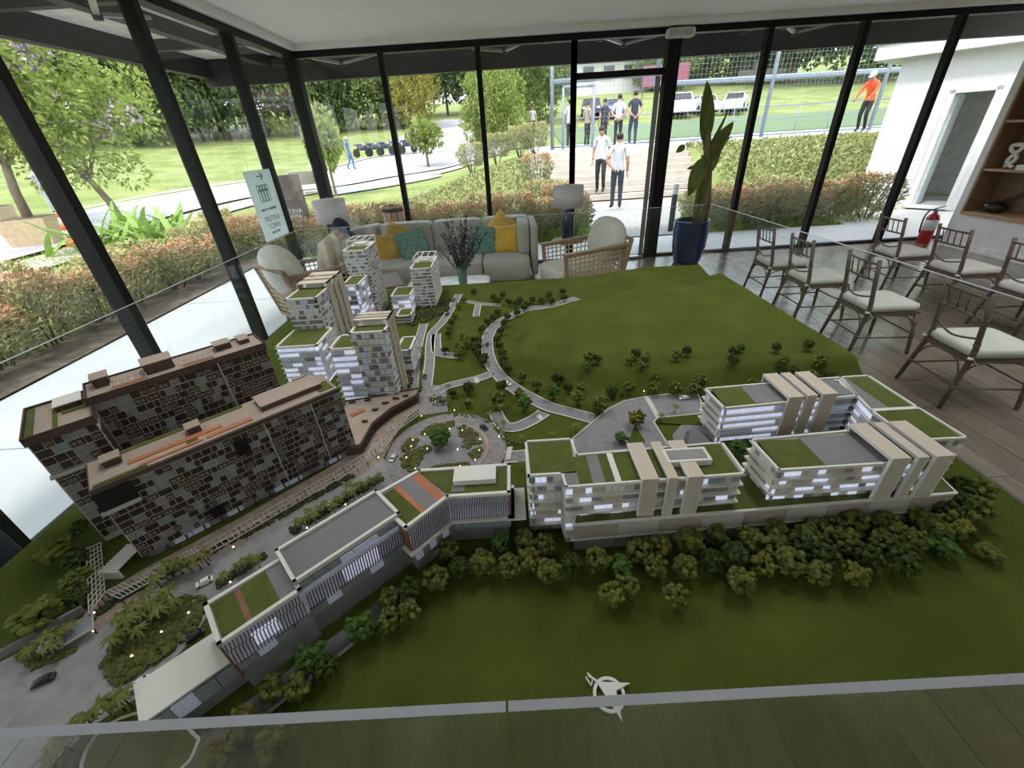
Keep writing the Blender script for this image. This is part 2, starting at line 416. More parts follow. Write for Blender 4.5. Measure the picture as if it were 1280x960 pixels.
MB().sup((0,0,0), (.19,.05,.055), .35, .35, 24, 10).build('housing', M('white_plastic', (0.62,0.62,0.61), 0.45), ac)
gl = MB()
for k in range(9): gl.box(-.15+.034*k, -.135+.034*k, -.054, -.047, -.03, .03)
gl.build('grille', M('vent_grey', (0.35,0.35,0.35), 0.5), ac)

# ------------------------------------------------------------------ canopy outside the glass
soff = M('canopy_soffit', (0.72,0.71,0.68), 0.8)
cbm = M('canopy_steel', (0.035,0.035,0.038), 0.6, spec=.2)
cn = MB(); cn.box(-4.75, 9.2, YB+.07, 8.55, 3.20, 3.26); cn.box(-4.75, XL-.07, YR, YB+.07, 3.20, 3.26)
canopy = struct('trim_8', cn, soff)
MB().box(-4.75, 9.2, 8.45, 8.57, 2.84, 3.20).build('edge_beam', cbm, canopy)
MB().box(-4.76, -4.62, YR, 8.57, 2.95, 3.20).build('edge_beam', cbm, canopy)
MB().box(-3.75, -3.62, YR, 8.45, 3.06, 3.20).build('joist', cbm, canopy)
for x in (-2.0, -.1, 1.9, 3.9, 5.7): MB().box(x-.05, x+.05, YB+.07, 8.45, 3.06, 3.20).build('joist', cbm, canopy)
for y in (1.0, 3.0, 5.0, 7.0): MB().box(-4.62, XL-.07, y-.05, y+.05, 3.08, 3.20).build('joist', cbm, canopy)
struct('trim_9', MB().box(XL-.07, XE, YB+.02, YB+.1, ZC, 3.26), cbm)
struct('trim_10', MB().box(XL-.1, XL-.02, YR, YB+.1, ZC, 3.26), cbm)
# folding awning arms under the soffit
alu = M('awning_alu', (0.42,0.42,0.42), 0.4, 0.6)
arm0 = None
for i, (x, y, rz, lab) in enumerate([(-2.3, 7.9, 0.4, 'folding awning arm under the canopy at the glass corner'), (.1, 7.75, -.3, 'folding awning arm under the canopy above the middle sofa seat'), (2.0, 7.8, .35, 'folding awning arm under the canopy above the door'), (4.6, 7.8, .4, 'folding awning arm under the canopy right of the potted plant'), (-3.3, 4.9, 1.9, 'folding awning arm under the canopy on the left side')]):
    if arm0 is None:
        arm0 = thing('awning_arm', lab, 'awning arm', (x,y,2.98), rz, 'awning arms under the canopy')
        MB().bar((-.5,0,.06),(.02,.18,0),.05,.035).build('upper_arm', alu, arm0)
        MB().bar((0,.16,0),(.5,-.1,.08),.045,.03).build('forearm', alu, arm0)
        MB().lathe([(.0,-.04),(.04,-.04),(.04,.04),(.0,.04)],12,(0,.17,0)).build('elbow', cbm, arm0)
        MB().box(-.54,-.46,-.04,.04,.0,.22).build('bracket', cbm, arm0)
    else: dup(arm0, (x,y,2.98), rz, lab)

# pale sign sheet hung on the left glass, with arrow and lettering
sg = thing('glass_sign', 'pale green paper sign with arrow and town name on the left glass', 'sign', (XL+.03, 5.26, 1.35))
MB().box(-.002,.002,-.29,.29,-.37,.35).build('sheet', M('sign_sheet', (0.78,0.86,0.85), 0.7, trans=0.6, var=.03), sg)
ink = M('sign_ink', (0.13,0.19,0.18), 0.7)
rot = (pi/2, 0, pi/2)
mk = MB()
U = (1,0,0)
mk.bar((.005,-.05,.29),(.005,.08,.29),.012,.004,up=U); mk.bar((.005,.08,.29),(.005,.03,.325),.012,.004,up=U); mk.bar((.005,.08,.29),(.005,.03,.255),.012,.004,up=U)
ar = mk.build('arrow', ink, sg)
mk = MB()
for k in range(4):                                              # boxed emblem of four arched strips
    y = -.12+.062*k
    for (a, b) in [((y,.03),(y,.2)), ((y+.046,.03),(y+.046,.2)), ((y,.2),(y+.046,.2)), ((y,.13),(y+.023,.155)), ((y+.023,.155),(y+.046,.13)), ((y,.03),(y+.046,.03))]:
        mk.bar((.005,a[0],a[1]), (.005,b[0],b[1]), .006, .004, up=U)
mk.build('emblem', ink, sg)
mk = MB()                                                       # two lines of print too small to read
for z, n, w in ((-.05, 16, .012), (-.3, 12, .009)):
    for k in range(n):
        if k in (7, 4): continue
        mk.box(.002, .004, -n*w*.9+k*w*1.8, -n*w*.9+k*w*1.8+w*1.2, z-.012, z+.012)
o = mk.build('small_print', ink, sg); o['kind'] = 'stuff'
rot = (pi/2, 0, pi/2)
for t, z, s in (('PRISTINA', -.155, .085), ('TOWN', -.235, .085)):
    text_mesh(t, s, ink, 'lettering', sg, (.004, 0, z), rot, .0005)

# ================================================================== OUTDOORS
def zext(x, y):
    r = hypot(x, y)
    base = interp(r, [0,12,18,28,50,70,100,160], [-.06,-.06,.05,.4,2.6,4.6,8,14])
    m = ss(-5, 2, x)
    y0 = 13.9 if 1.4 < x < 6.3 else 10.2
    bank = 1.32*m*ss(y0, 16.6, y)
    far = 1.32 if y < 27 else 1.32+(y-27)*.15
    rt = ss(-4, 3, x)*ss(12, 20, y)
    if .9 < x < 6.5 and 13.7 < y < 16.75: return -.06
    return max(base*(1-rt) + (far if y > 16.6 else bank)*rt, bank-.06)
grass_m = M('lawn_grass', (0.14,0.19,0.055), 0.9, col2=(0.25,0.29,0.11), scale=0.7, bump=0.6, bscale=9, spec=.1)
gx = [-75+i*3 for i in range(15)] + [-30+i*1.0 for i in range(20)] + [-10+i*.5 for i in range(50)] + [15+i*1.5 for i in range(12)] + [33+i*4 for i in range(14)]
gy = [-40+i*5 for i in range(8)] + [0+i*1.0 for i in range(9)] + [9+i*.4 for i in range(26)] + [19.5+i*1.0 for i in range(22)] + [42+i*3 for i in range(26)]
gm = MB(); W = len(gx)
gm.add([(x,y,zext(x,y)-.02) for y in gy for x in gx], [(j*W+i, j*W+i+1, (j+1)*W+i+1, (j+1)*W+i) for j in range(len(gy)-1) for i in range(W-1)], 0, True)
lawn = struct('ground_outside', gm, grass_m)

def strip(A, B, k=6, n=6, lift=.02):                             # draped band between two edge lines
    A = spline([(p[0],p[1],0) for p in A], k); B = spline([(p[0],p[1],0) for p in B], k)
    mb = MB(); vs = []; m = min(len(A), len(B))
    for i in range(m):
        for j in range(n+1):
            p = A[i].lerp(B[i], j/n); vs.append((p.x, p.y, zext(p.x,p.y)+lift))
    fs = [(i*(n+1)+j, i*(n+1)+j+1, (i+1)*(n+1)+j+1, (i+1)*(n+1)+j) for i in range(m-1) for j in range(n)]
    return mb.add(vs, fs, 0, True)
concrete = M('road_concrete', (0.34,0.34,0.36), 0.85, var=0.08, scale=1.2, bump=.1)
kerbm = M('kerb_concrete', (0.42,0.41,0.37), 0.85)
pav = M('sidewalk_concrete', (0.40,0.36,0.31), 0.85, var=.1, scale=2)
near = [(-11.2,2),(-11.8,6),(-11.8,10),(-12,15.4),(-11.5,19.4),(-10.2,21.4),(-8,23),(-5.9,26.4),(-3.5,28.6),(-1.2,29.4),(1,28.6)]
farr = [(-17,2),(-17,8),(-16.9,15),(-16.9,17.2),(-16.6,22.2),(-14.4,25.5),(-12.6,27.2),(-10.7,30.5),(-9,34.5),(-5,36),(1,36)]
struct('road', strip(near, farr, 6, 8, .03), concrete)
struct('road_branch', strip([(-8.5,34),(-9.7,44),(-10.2,53),(-10,62),(-7.5,70)], [(.5,35),(-1.5,44),(-4.0,53),(-5.0,61),(-2.5,68)], 6, 8, .035), concrete)
def shift(L, d): return [(x-d, y-d*.3) for x, y in L]
struct('kerb_near', strip([(x+.35,y-.2) for x,y in near], near, 6, 1, .09), kerbm)
struct('kerb_far', strip(farr, [(x-.35,y+.2) for x,y in farr], 6, 1, .09), kerbm)
struct('sidewalk', strip([(x+1.9,y-1.0) for x,y in near], [(x+.5,y-.25) for x,y in near], 6, 2, .04), pav)
gravel = M('gravel', (0.24,0.24,0.24), 0.95, col2=(0.48,0.47,0.45), scale=18, bump=1.0, bscale=30)
struct('gravel_patch', strip([(-7.6,19.2),(-5.4,21.5),(-3.2,24.4)], [(-8.4,20.9),(-6.0,23.6),(-3.4,25.6)], 6, 4, .04), M('blue_gravel', (0.33,0.35,0.38), 0.95, scale=12, bump=1, bscale=22))
# paved deck round the building
deckm = M('deck_concrete', (0.60,0.60,0.60), 0.55, var=0.05, scale=1.5, bump=.05)
struct('deck_left', MB().box(-4.9, XL-.05, YR-4, 8.75, -.16, -.03), deckm)
struct('deck_back', MB().box(XL-.05, 9.8, YB, 8.75, -.16, -.03), deckm)
jt = MB()
struct('deck_joint', MB().box(-4.9, XL-.06, 2.62, 2.632, -.03, -.0285).box(-4.9, XL-.06, 6.1, 6.112, -.03, -.0285).box(1.8, 1.812, YB+.1, 8.75, -.03, -.0285).box(5.2, 5.212, YB+.1, 8.75, -.03, -.0285), M('joint', (0.25,0.25,0.25), .9))
struct('deck_right', MB().prism([(6.9,8.7),(9.9,8.7),(9.9,9.0),(8.3,10.9),(7.2,10.2)], -.16, -.031), deckm)
mulch = M('mulch', (0.09,0.065,0.05), 0.95, col2=(0.2,0.16,0.12), scale=9, bump=1, bscale=30)
struct('planting_bed_left', strip([(-4.9,-6),(-4.9,0),(-4.9,4),(-4.9,8.75)], [(-5.55,-6),(-5.55,0),(-5.6,4),(-5.9,9.6)], 6, 3, .05), mulch)
struct('gravel_path', strip([(1.9,8.75),(2.0,10.5),(2.0,12.5),(2.0,14.2)], [(3.7,8.75),(4.2,10.5),(5.3,12.5),(6.1,14.2)], 6, 6, .05), gravel)

# concrete stair up to the terrace
stm = M('stair_concrete', (0.44,0.40,0.34), 0.9, var=.12, scale=3, bump=.15)
stair = thing('stairs', kind='structure', loc=(.95, 14.0, 0))
for i in range(8):
    MB().box(0, 5.45, .33*i, 2.9, 0.155*i+.03, 0.165*(i+1)).build('step', stm, stair)
struct('terrace', MB().prism([(1.4,16.75),(26,16.75),(26,27),(1.4,27)], 1.0, 1.335), M('terrace_concrete', (0.45,0.46,0.46), .8))
struct('court_turf', strip([(3.5,27.1),(15,27.1),(34,27.1)], [(3.5,33),(15,33),(34,33)], 6, 4, .03), M('court_green', (0.10,0.16,0.07), .9))

# ------------------------------------------------------------------ leafy plants
def leafcloud(rnd, n, shape, L, W):
    mb = MB()
    for _ in range(n):
        p, d = shape(rnd)
        nr = Vector((rnd.uniform(-1,1), rnd.uniform(-1,1), rnd.uniform(-.2,1)))
        k = rnd.uniform(.7,1.3)
        mb.leaf(p, d, nr, L*k, W*k)
    return mb
def clumps(rnd, n, R, zc, sz, rc):
    cs = []
    for _ in range(n):
        while True:
            v = Vector((rnd.uniform(-1,1), rnd.uniform(-1,1), rnd.uniform(-1,1)))
            if .3 < v.length < 1: break
        cs.append((Vector((v.x*R, v.y*R, zc+v.z*sz)), rc*rnd.uniform(.7,1.2)))
    def f(rn):
        c, r = cs[rn.randrange(len(cs))]
        v = Vector((rn.gauss(0,1), rn.gauss(0,1), rn.gauss(0,1))).normalized()
        return c + v*r*rn.uniform(.7,1.0), v + Vector((rn.uniform(-.5,.5), rn.uniform(-.5,.5), rn.uniform(-.7,.3)))
    return f
bark = M('bark', (0.16,0.12,0.09), 0.95, scale=6, bump=.6, bscale=20)
def trunk(rnd, h, r, lean=(0,0), forks=4, spread=1.0):
    mb = MB(); top = Vector((lean[0], lean[1], h))
    mb.tube([(0,0,-.1), (lean[0]*.3, lean[1]*.3, h*.5), tuple(top)], [r*1.2, r, r*.7], 8)
    for i in range(forks):
        a = 2*pi*i/forks + rnd.random()
        mb.tube([tuple(top*.8), tuple(top + Vector((cos(a)*spread*.5, sin(a)*spread*.5, h*.25))), tuple(top + Vector((cos(a)*spread, sin(a)*spread, h*.55)))], [r*.6, r*.4, r*.15], 6)
    return mb
TREEM = [M('leaf_dark', (0.055,0.10,0.035), 0.75, col2=(0.14,0.20,0.07), island=.8, trans=.25, spec=.25),
         M('leaf_mid', (0.10,0.16,0.045), 0.75, col2=(0.22,0.29,0.09), island=.8, trans=.3, spec=.25),
         M('leaf_light', (0.16,0.24,0.05), 0.75, col2=(0.33,0.38,0.10), island=.8, trans=.35, spec=.25),
         M('leaf_yellow', (0.22,0.24,0.05), 0.75, col2=(0.42,0.38,0.09), island=.8, trans=.35, spec=.25)]
TPROTO = {}
def big_tree(loc, h, w, kind, label, group='trees beyond the road', seed=0, name='tree'):
    key = (kind, seed, group == 'street trees')
    rnd = random.Random(seed*17+kind)
    if key not in TPROTO:
        t = thing(name, label, 'tree', loc, 0, group)
        if key[2]:
            leafcloud(rnd, 2600, clumps(rnd, 24, .36, .68, .24, .16), .085, .05).build('crown', TREEM[kind], t)
            trunk(rnd, .5, .03, (.02,.01), 5, .2).build('trunk', bark, t)
        else:
            leafcloud(rnd, 11000, clumps(rnd, 60, .42, .54, .42, .14), .036, .024).build('crown', TREEM[kind], t)
            trunk(rnd, .34, .016, (.02,.01), 5, .2).build('trunk', bark, t)
        t.scale = (w, w, h); TPROTO[key] = t
        return t
    t = dup(TPROTO[key], loc, rnd.random()*6+loc[0], label, group, (w, w, h)); return t
rt = random.Random(21)
# far belt of trees on the left and straight ahead
belt = [(-62,22,13,13,0),(-57,31,14,13,1),(-50,36,13,12,0),(-44,41,14,12,1),(-38,44,15,12,0),(-33,49,15,12,1),(-28,50,14,11,0),(-23.5,53,13,11,1),(-19,57,12,10,0),(-15.5,59,10,9,1),(-12.5,62,8.5,8,1),
        (-25,66,16,13,0),(-34,60,17,14,0),(-44,54,17,14,1),(-54,46,17,14,0),(-15,74,12,12,1),(-8,78,13,12,0),(-1,76,14,13,1),(3,66,13,11,0),(5,58,12,9,1),(-9.5,57,8,6,3),(9,80,13,13,0),(-47,40,12,10,1),(-66,12,14,14,0),(-31,44,9,8,1),(-40,38,8,8,1)]
names = ['dark green tree in the far belt behind the grass field', 'mid green bushy tree in the far belt behind the grass field', '', 'yellow green tree by the far bend of the road']
for i, (x, y, h, w, k) in enumerate(belt):
    big_tree((x, y, zext(x,y)-.3), h, w, k, names[k], 'far tree belt', i % 3)
for (x, y, h, w, k, lab) in [(.4,31.5,5.0,3.6,2,'olive green street tree beside the lamp post on the road'), (2.9,36,6.5,5,1,'mid green tree between the lamp post and the blue fence'), (-1.5,33.4,4.4,2.8,2,'light olive tree left of the lamp post'),
                             (24,58,9,10,1,'dark bushy tree right of the far houses'), (30,52,11,13,0,'dense dark tree above the grass bank on the right'), (37,50,12,13,1,'mid green tree behind the court fence on the far right'), (43,54,13,13,0,'dark tree behind the white building'), (17.5,54,4,7,1,'round green shrub in front of the far house')]:
    big_tree((x, y, zext(x,y)-.2), h, w, k, lab, 'single trees', 1)
# two small street trees, their crowns light
for (x, y, h, w, lab) in [(-7.2,19.6,3.1,1.9,'young street tree behind the corner post'), (-4.6,29.4,2.6,2.5,'small round street tree at the road edge')]:
    big_tree((x, y, zext(x,y)), h, w, 2, lab, 'street trees', 2)
# flowering tree in a planter box on the left
ft = thing('flowering_tree', 'tree with purple flowers in a concrete planter beyond the left glass', 'tree', (-12.9,12.2,.35))
rnd = random.Random(4)
leafcloud(rnd, 9500, clumps(rnd, 60, 2.3, 3.7, 2.0, .55), .14, .07).build('crown', TREEM[2], ft)
fl = clumps(rnd, 18, 2.0, 4.3, 1.7, .32)
leafcloud(rnd, 2200, fl, .11, .09).build('flowers', M('purple_flower', (0.50,0.38,0.62), .8, island=.6, var=.3), ft)['kind'] = 'stuff'
trunk(rnd, 2.0, .1, (.7,-.3), 5, 1.4).build('trunk', bark, ft)
ft2 = thing('flowering_tree', 'leaning tree with light foliage beside the strap-leaved plant', 'tree', (-11.2,13.2,.02))
leafcloud(rnd, 6000, clumps(rnd, 44, 1.8, 2.9, 1.4, .5), .13, .065).build('crown', TREEM[2], ft2)
leafcloud(rnd, 300, clumps(rnd, 6, 1.6, 3.2, 1.2, .25), .11, .09).build('flowers', MATS['purple_flower'], ft2)['kind'] = 'stuff'
trunk(rnd, 1.8, .09, (-.7,.2), 4, 1.2).build('trunk', bark, ft2)
plm = M('planter_concrete', (0.46,0.36,0.22), 0.9, var=.1)
for (x, y, lab) in [(-12.9,12.2,'tan concrete planter box around the flowering tree'), (-16.6,14.6,'tan concrete planter box at the far left by the road')]:
    p = thing('planter_box', lab, 'planter', (x, y, zext(x,y)), .4); p.scale = (.78,.78,.8)
    MB().add([(-.55,-.55,0),(.55,-.55,0),(.55,.55,0),(-.55,.55,0),(-.66,-.66,.85),(.66,-.66,.85),(.66,.66,.85),(-.66,.66,.85)], [(0,1,5,4),(1,2,6,5),(2,3,7,6),(3,0,4,7),(0,3,2,1),(4,5,6,7)]).build('box', plm, p)
    MB().box(-.6,.6,-.6,.6,.852,.87).build('soil', mulch, p)
big_tree((-16.6,14.6,1.0), 5.5, 4.2, 2, 'light green tree in the far left planter box', 'street trees', 2)
# strap-leaved clump
lp = thing('strap_leaf_plant', 'large clump of bright green strap leaves behind the left shrubs', 'plant', (-9.3,11.0,0)); lp.scale = (1.35,1.35,1.25)
lm = MB()
for i in range(130):
    a = rnd.random()*6.28; L = rnd.uniform(.8,1.5); e = rnd.uniform(.5,1.25); bx, by = rnd.gauss(0,.55), rnd.gauss(0,.5)
    pts = []; w = .06
    for k in range(6):
        t = k/5; r = L*t*cos(e); z = L*t*sin(e) - t*t*L*.35
        pts.append((bx+cos(a)*r, by+sin(a)*r, z))
    vs = []
    for k, p in enumerate(pts):
        ww = w*(1-.8*(k/5)**2); vs += [(p[0]-sin(a)*ww, p[1]+cos(a)*ww, p[2]), (p[0]+sin(a)*ww, p[1]-cos(a)*ww, p[2])]
    lm.add(vs, [(2*k,2*k+1,2*k+3,2*k+2) for k in range(5)])
lm.build('leaves', M('strap_leaf', (0.16,0.30,0.05), 0.6, col2=(0.30,0.44,0.10), island=.8, trans=.3), lp)

# low shrubs with reddish tips round the building
def shrub_mat(name, lo, hi, red):
    m = M(name, lo, 0.7, col2=hi, island=.85, trans=.25, spec=.3)
    nt = m.node_tree; N = nt.nodes; L = nt.links
    bs = N['Principled BSDF']; mix = bs.inputs['Base Color'].links[0].from_node
    tc = N.new('ShaderNodeTexCoord'); sp = N.new('ShaderNodeSeparateXYZ'); L.new(tc.outputs['Object'], sp.inputs[0])
    nz = N.new('ShaderNodeTexNoise'); nz.inputs['Scale'].default_value = 3.0
    ad = N.new('ShaderNodeMath'); ad.operation = 'MULTIPLY_ADD'; ad.inputs[1].default_value = 1.0; ad.inputs[2].default_value = -.5; L.new(nz.outputs[0], ad.inputs[0])
    su = N.new('ShaderNodeMath'); L.new(sp.outputs[2], su.inputs[0]); L.new(ad.outputs[0], su.inputs[1])
    mr = N.new('ShaderNodeMapRange'); mr.inputs[1].default_value = .60; mr.inputs[2].default_value = 1.12; L.new(su.outputs[0], mr.inputs[0])
    m2 = N.new('ShaderNodeMixRGB'); m2.inputs[2].default_value = tuple(red)+(1,); L.new(mr.outputs[0], m2.inputs[0]); L.new(mix.outputs[0], m2.inputs[1]); L.new(m2.outputs[0], bs.inputs['Base Color'])
    return m
SM = [shrub_mat('shrub_red', (0.15,0.18,0.09), (0.38,0.40,0.21), (0.58,0.30,0.16)), shrub_mat('shrub_olive', (0.16,0.18,0.09), (0.40,0.42,0.22), (0.50,0.42,0.18))]
SP = []
for k in range(4):
    rnd = random.Random(50+k)
    s = thing('shrub', 'x', 'shrub', (0,0,0))
    def shp(rn):
        a = rn.random()*6.28; t = rn.random()**.6; z = .22+.78*rn.random(); r = .48*(1-.45*abs(z-.6)/.5)*t**.5
        return Vector((cos(a)*r, sin(a)*r, z)), Vector((cos(a), sin(a), rn.uniform(0,1.6)))
    leafcloud(rnd, 1500, shp, .075, .036).build('foliage', SM[k % 2], s)
    st = MB()
    for i in range(9):
        a = rnd.random()*6.28; st.tube([(cos(a)*.05,sin(a)*.05,-.05),(cos(a)*.2,sin(a)*.2,.4),(cos(a)*.36,sin(a)*.36,.8)], [.012,.009,.004], 5)
    st.build('stems', bark, s); SP.append(s)
used = [False]*4
def shrub(x, y, h, w, k, label, group):
    if not used[k]:
        used[k] = True; s = SP[k]; s.location = (x,y,zext(x,y)); s.scale = (w,w,h); s['label'] = label; s['group'] = group; return
    dup(SP[k], (x,y,zext(x,y)), rt.random()*6, label, group, (w,w,h))
i = 0; y = .6
while y < 10.2:
    for dx in (0, .7):
        shrub(-5.55-.02*y-dx+rt.uniform(-.12,.12), y+dx*.6+rt.uniform(-.1,.1), rt.uniform(.62,.88), rt.uniform(.85,1.15), i % 4, 'reddish leafy shrub in the row along the left deck', 'shrubs along the left deck'); i += 1
    y += .70
x = -5.4
while x < 8.0:
    if not 1.5 < x < 3.95:
        for dy in (0, .65):
            shrub(x+rt.uniform(-.1,.1), 9.25+dy+rt.uniform(-.1,.1), rt.uniform(.68,.92), rt.uniform(.95,1.2), i % 4, 'orange tipped shrub in the row behind the sofa' if x < 1.5 else 'olive and orange shrub in the row right of the gravel path', 'shrubs along the back deck'); i += 1
    x += .62
for x, y, h in ((1.3,10.6,.9),(1.5,11.6,.9),(1.45,12.6,.8),(.9,11.2,.9),(4.5,10.4,.6),(4.9,11.4,.55),(5.5,12.4,.5),(2.1,12.9,.5),(1.0,13.3,.9)):
    shrub(x, y, h, h*1.1, i % 4, 'loose shrub beside the gravel path below the stairs', 'shrubs beside the gravel path'); i += 1
for x, y in ((-1.3,20.2),(-.2,20.0),(.8,19.9),(1.4,19.7)):
    shrub(x, y, 1.1, 1.3, 1, 'clipped green shrub beside the blue fence at the top of the stairs', 'clipped shrubs at the top of the stairs')
# ground cover on the bank: nobody could count its leaves
gc = MB(); rnd = random.Random(9)
for _ in range(30000):
    x = rnd.uniform(-7.5, 12.8); y = rnd.uniform(9.9, 17.0)
    if .85 < x < 6.5 and y > 13.5: continue
    if (x-8.57)*.786+(y-10.75)*.618 > -.15 and (x-8.57)*.618-(y-10.75)*.786 > -.15: continue
    if 1.9 < x < 3.8+.38*(y-9)*.8 and y < 14.3: continue
    if x < -1 and y > 12+(x+7.5)*.9: continue
    z = zext(x,y)
    gc.leaf((x,y,z-.02+rnd.uniform(0,.08)), (rnd.uniform(-1,1), rnd.uniform(-1,1), rnd.uniform(.2,1)), (rnd.uniform(-1,1),rnd.uniform(-1,1),1), rnd.uniform(.09,.17), rnd.uniform(.05,.09))
tag(gc.build('ground_cover', M('cover_leaf', (0.17,0.22,0.07), .8, col2=(0.38,0.37,0.16), island=.85, trans=.2)), 'low leafy ground cover over the bank beside the stairs', 'ground cover', kind='stuff')
gr = MB()
for _ in range(16000):
    a = rnd.random(); x = rnd.uniform(-11.5,-5.8) if a < .6 else rnd.uniform(-8,8); y = rnd.uniform(1,14) if a < .6 else rnd.uniform(8.9,10)
    if a >= .6 and 1.9 < x < 4: continue
    L = rnd.uniform(.08,.2); gr.leaf((x,y,zext(x,y)-.02), (rnd.uniform(-.6,.6), rnd.uniform(-.6,.6), 1), (rnd.uniform(-1,1),rnd.uniform(-1,1),.1), L, .02)
tag(gr.build('grass_tufts', M('grass_blade', (0.18,0.32,0.05), .8, col2=(0.36,0.46,0.12), island=.9, trans=.3)), 'short bright grass growing between the shrubs and the road', 'grass', kind='stuff')

# ------------------------------------------------------------------ court fence on the terrace
fm = M('fence_blue_grey', (0.20,0.24,0.29), 0.5, 0.2); fnet = M('fence_net', (0.20,0.22,0.24), 0.6)
def fence_run(A, B, h, n, lab, rails=(.12, 2.1, 1.0), net=True):
    A = Vector(A); B = Vector(B); f = thing('court_fence', lab, 'fence', A)
    D = B-A
    for i in range(n+1):
        p = D*(i/n); MB().tube([(p.x,p.y,0),(p.x,p.y,h)], .07, 8).build('post', fm, f)
    for k, z in enumerate(rails): MB().tube([(0,0,z),(D.x,D.y,z)], .06 if z > 1.5 else .035, 8).build('rail', fm, f)
    if net:
        nb = MB(); L = D.length; m = int(L/.16)
        for i in range(m):
            p = D*((i+.5)/m); nb.bar((p.x,p.y,.1),(p.x,p.y,h),.006,.006)
        for i in range(int(h/.16)):
            z = .12+.16*i; nb.bar((0,0,z),(D.x,D.y,z),.006,.006)
        o = nb.build('net', fnet, f); o['kind'] = 'stuff'
    return f
fence_run((2.15,19.9,1.32), (6.0,19.0,1.32), 5.2, 1, 'tall blue grey gate bay of the court fence above the stairs', (.1,2.35,2.3))
fence_run((6.0,19.0,1.32), (24.0,19.8,1.32), 5.2, 4, 'tall blue grey net fence along the court on the right', (.1,1.95,2.0))
fr = thing('court_railing', 'thin grey railing behind the green court', 'railing', (4,27.0,1.34))
for i in range(13): MB().tube([(i*1.8,0,0),(i*1.8,0,1.25)], .03, 6).build('post', fm, fr)
MB().tube([(0,0,1.25),(21.6,0,1.25)], .03, 6).build('rail', fm, fr); MB().tube([(0,0,.7),(21.6,0,.7)], .02, 6).build('rail', fm, fr)
wf = thing('gate_frame', 'blue grey metal gate frame at the top of the stairs', 'gate', (2.55,19.5,1.33))
for x in (0,1.2): MB().tube([(x,0,0),(x,0,2.1)], .05, 8).build('post', fm, wf)
MB().tube([(0,0,2.1),(1.2,0,2.1)], .05, 8).build('rail', fm, wf)

# ------------------------------------------------------------------ white annex with louvre-less doorway
an = thing('white_annex', 'white rendered annex building with a flat roof and open doorway', 'building', (8.57,10.75,0), RD(-51.8))
wpl = M('white_render', (0.68,0.68,0.665), 0.85, var=.03)
ax = MB()      # local x along the wall toward the room side, +y back
ax.box(0, .98, 0, .2, -.1, 2.84); ax.box(1.66, 6, 0, .2, -.1, 2.84); ax.box(.98, 1.66, 0, .2, 2.16, 2.84); ax.box(0, .2, .2, 5, -.1, 2.84)
ax.build('wall', wpl, an)
MB().box(-.45, 6.3, -.28, 5, 2.84, 3.1).build('roof_slab', wpl, an)
MB().box(-.5, 6.3, -.32, 5, 3.1, 3.14).build('roof_edge', M('roof_edge', (0.3,0.3,0.31), .6), an)
fr_ = MB(); fr_.box(.96,1.04,-.03,.23,0,2.2); fr_.box(1.62,1.70,-.03,.23,0,2.2); fr_.box(.96,1.7,-.03,.23,2.14,2.22); fr_.box(.94,1.72,-.05,.25,0,.04)
fr_.build('door_frame', wpl, an)
MB().box(.2,4,2.4,2.5,0,2.7).build('inner_wall', M('annex_inside', (0.42,0.42,0.42), .8), an)
MB().box(.2,4,.2,2.4,-.05,.0).build('inner_floor', M('annex_floor', (0.4,0.4,0.4), .6), an)
dl = MB().box(1.04,1.08,.2,.85,.03,2.12).build('door_leaf', M('annex_door', (0.55,0.62,0.66), .5), an)
MB().tube([(1.10,.75,1.0),(1.10,.65,1.0)], .012, 6).build('handle', steel, dl)

# ------------------------------------------------------------------ far houses, cars
def house(loc, rz, w, d, h, wallc, roofc, lab, rows=2, cols=4):
    b = thing('house', lab, 'house', loc, rz)
    MB().box(-w/2,w/2,-d/2,d/2,-1,h).build('wall', wallc, b)
    r = MB(); r.add([(-w/2-.5,-d/2-.5,h),(w/2+.5,-d/2-.5,h),(w/2+.5,d/2+.5,h),(-w/2-.5,d/2+.5,h),(-w/4,0,h+1.6),(w/4,0,h+1.6)], [(0,1,5,4),(1,2,5),(2,3,4,5),(3,0,4),(3,2,1,0)]); r.build('roof', roofc, b)
    fw, fh = w/cols, h/rows
    for j in range(rows):
        for i in range(cols):
            x = -w/2+fw*(i+.5); z = fh*(j+.5)
            f = MB().box(x-fw*.3,x+fw*.3,-d/2-.06,-d/2+.02,z-fh*.27,z+fh*.27).build('window', wallc, b)
            MB().box(x-fw*.26,x+fw*.26,-d/2-.08,-d/2-.055,z-fh*.23,z+fh*.23).build('pane', M('far_glass', (0.06,0.075,0.085), .2), f)
    MB().box(-w/2-.3,w/2+.3,-d/2-.9,-d/2,h*.48,h*.52).build('balcony_slab', wallc, b)
W1 = M('far_wall_grey', (0.5,0.5,0.49), .9); W2 = M('far_wall_white', (0.62,0.62,0.6), .9); R1 = M('far_roof_red', (0.28,0.14,0.12), .8); R2 = M('far_roof_grey', (0.33,0.34,0.36), .7)
house((12.5,58,zext(12,58)), .15, 9, 7, 5.2, W1, R1, 'grey two storey house with a reddish roof beyond the court')
house((21,66,zext(21,66)), -.1, 10, 8, 4.2, W1, R2, 'low grey house behind the parked cars')
house((31,60,zext(31,60)), -.25, 6, 7, 7.5, W2, R2, 'tall white house right of the potted plant', 3, 3)
house((-26,72,zext(-26,72)), .4, 9, 7, 6, W1, R2, 'grey house half hidden in the left tree belt', 2, 3)
bb = thing('banner', 'red and blue banner board on the grass behind the cars', 'banner', (15.4,46.5,zext(15.4,46.5)), -.2)
MB().box(-2,2,-.05,.05,1.0,2.6).build('board', M('banner_cloth', (0.30,0.05,0.06), .7, col2=(0.10,0.11,0.20), scale=.9), bb)
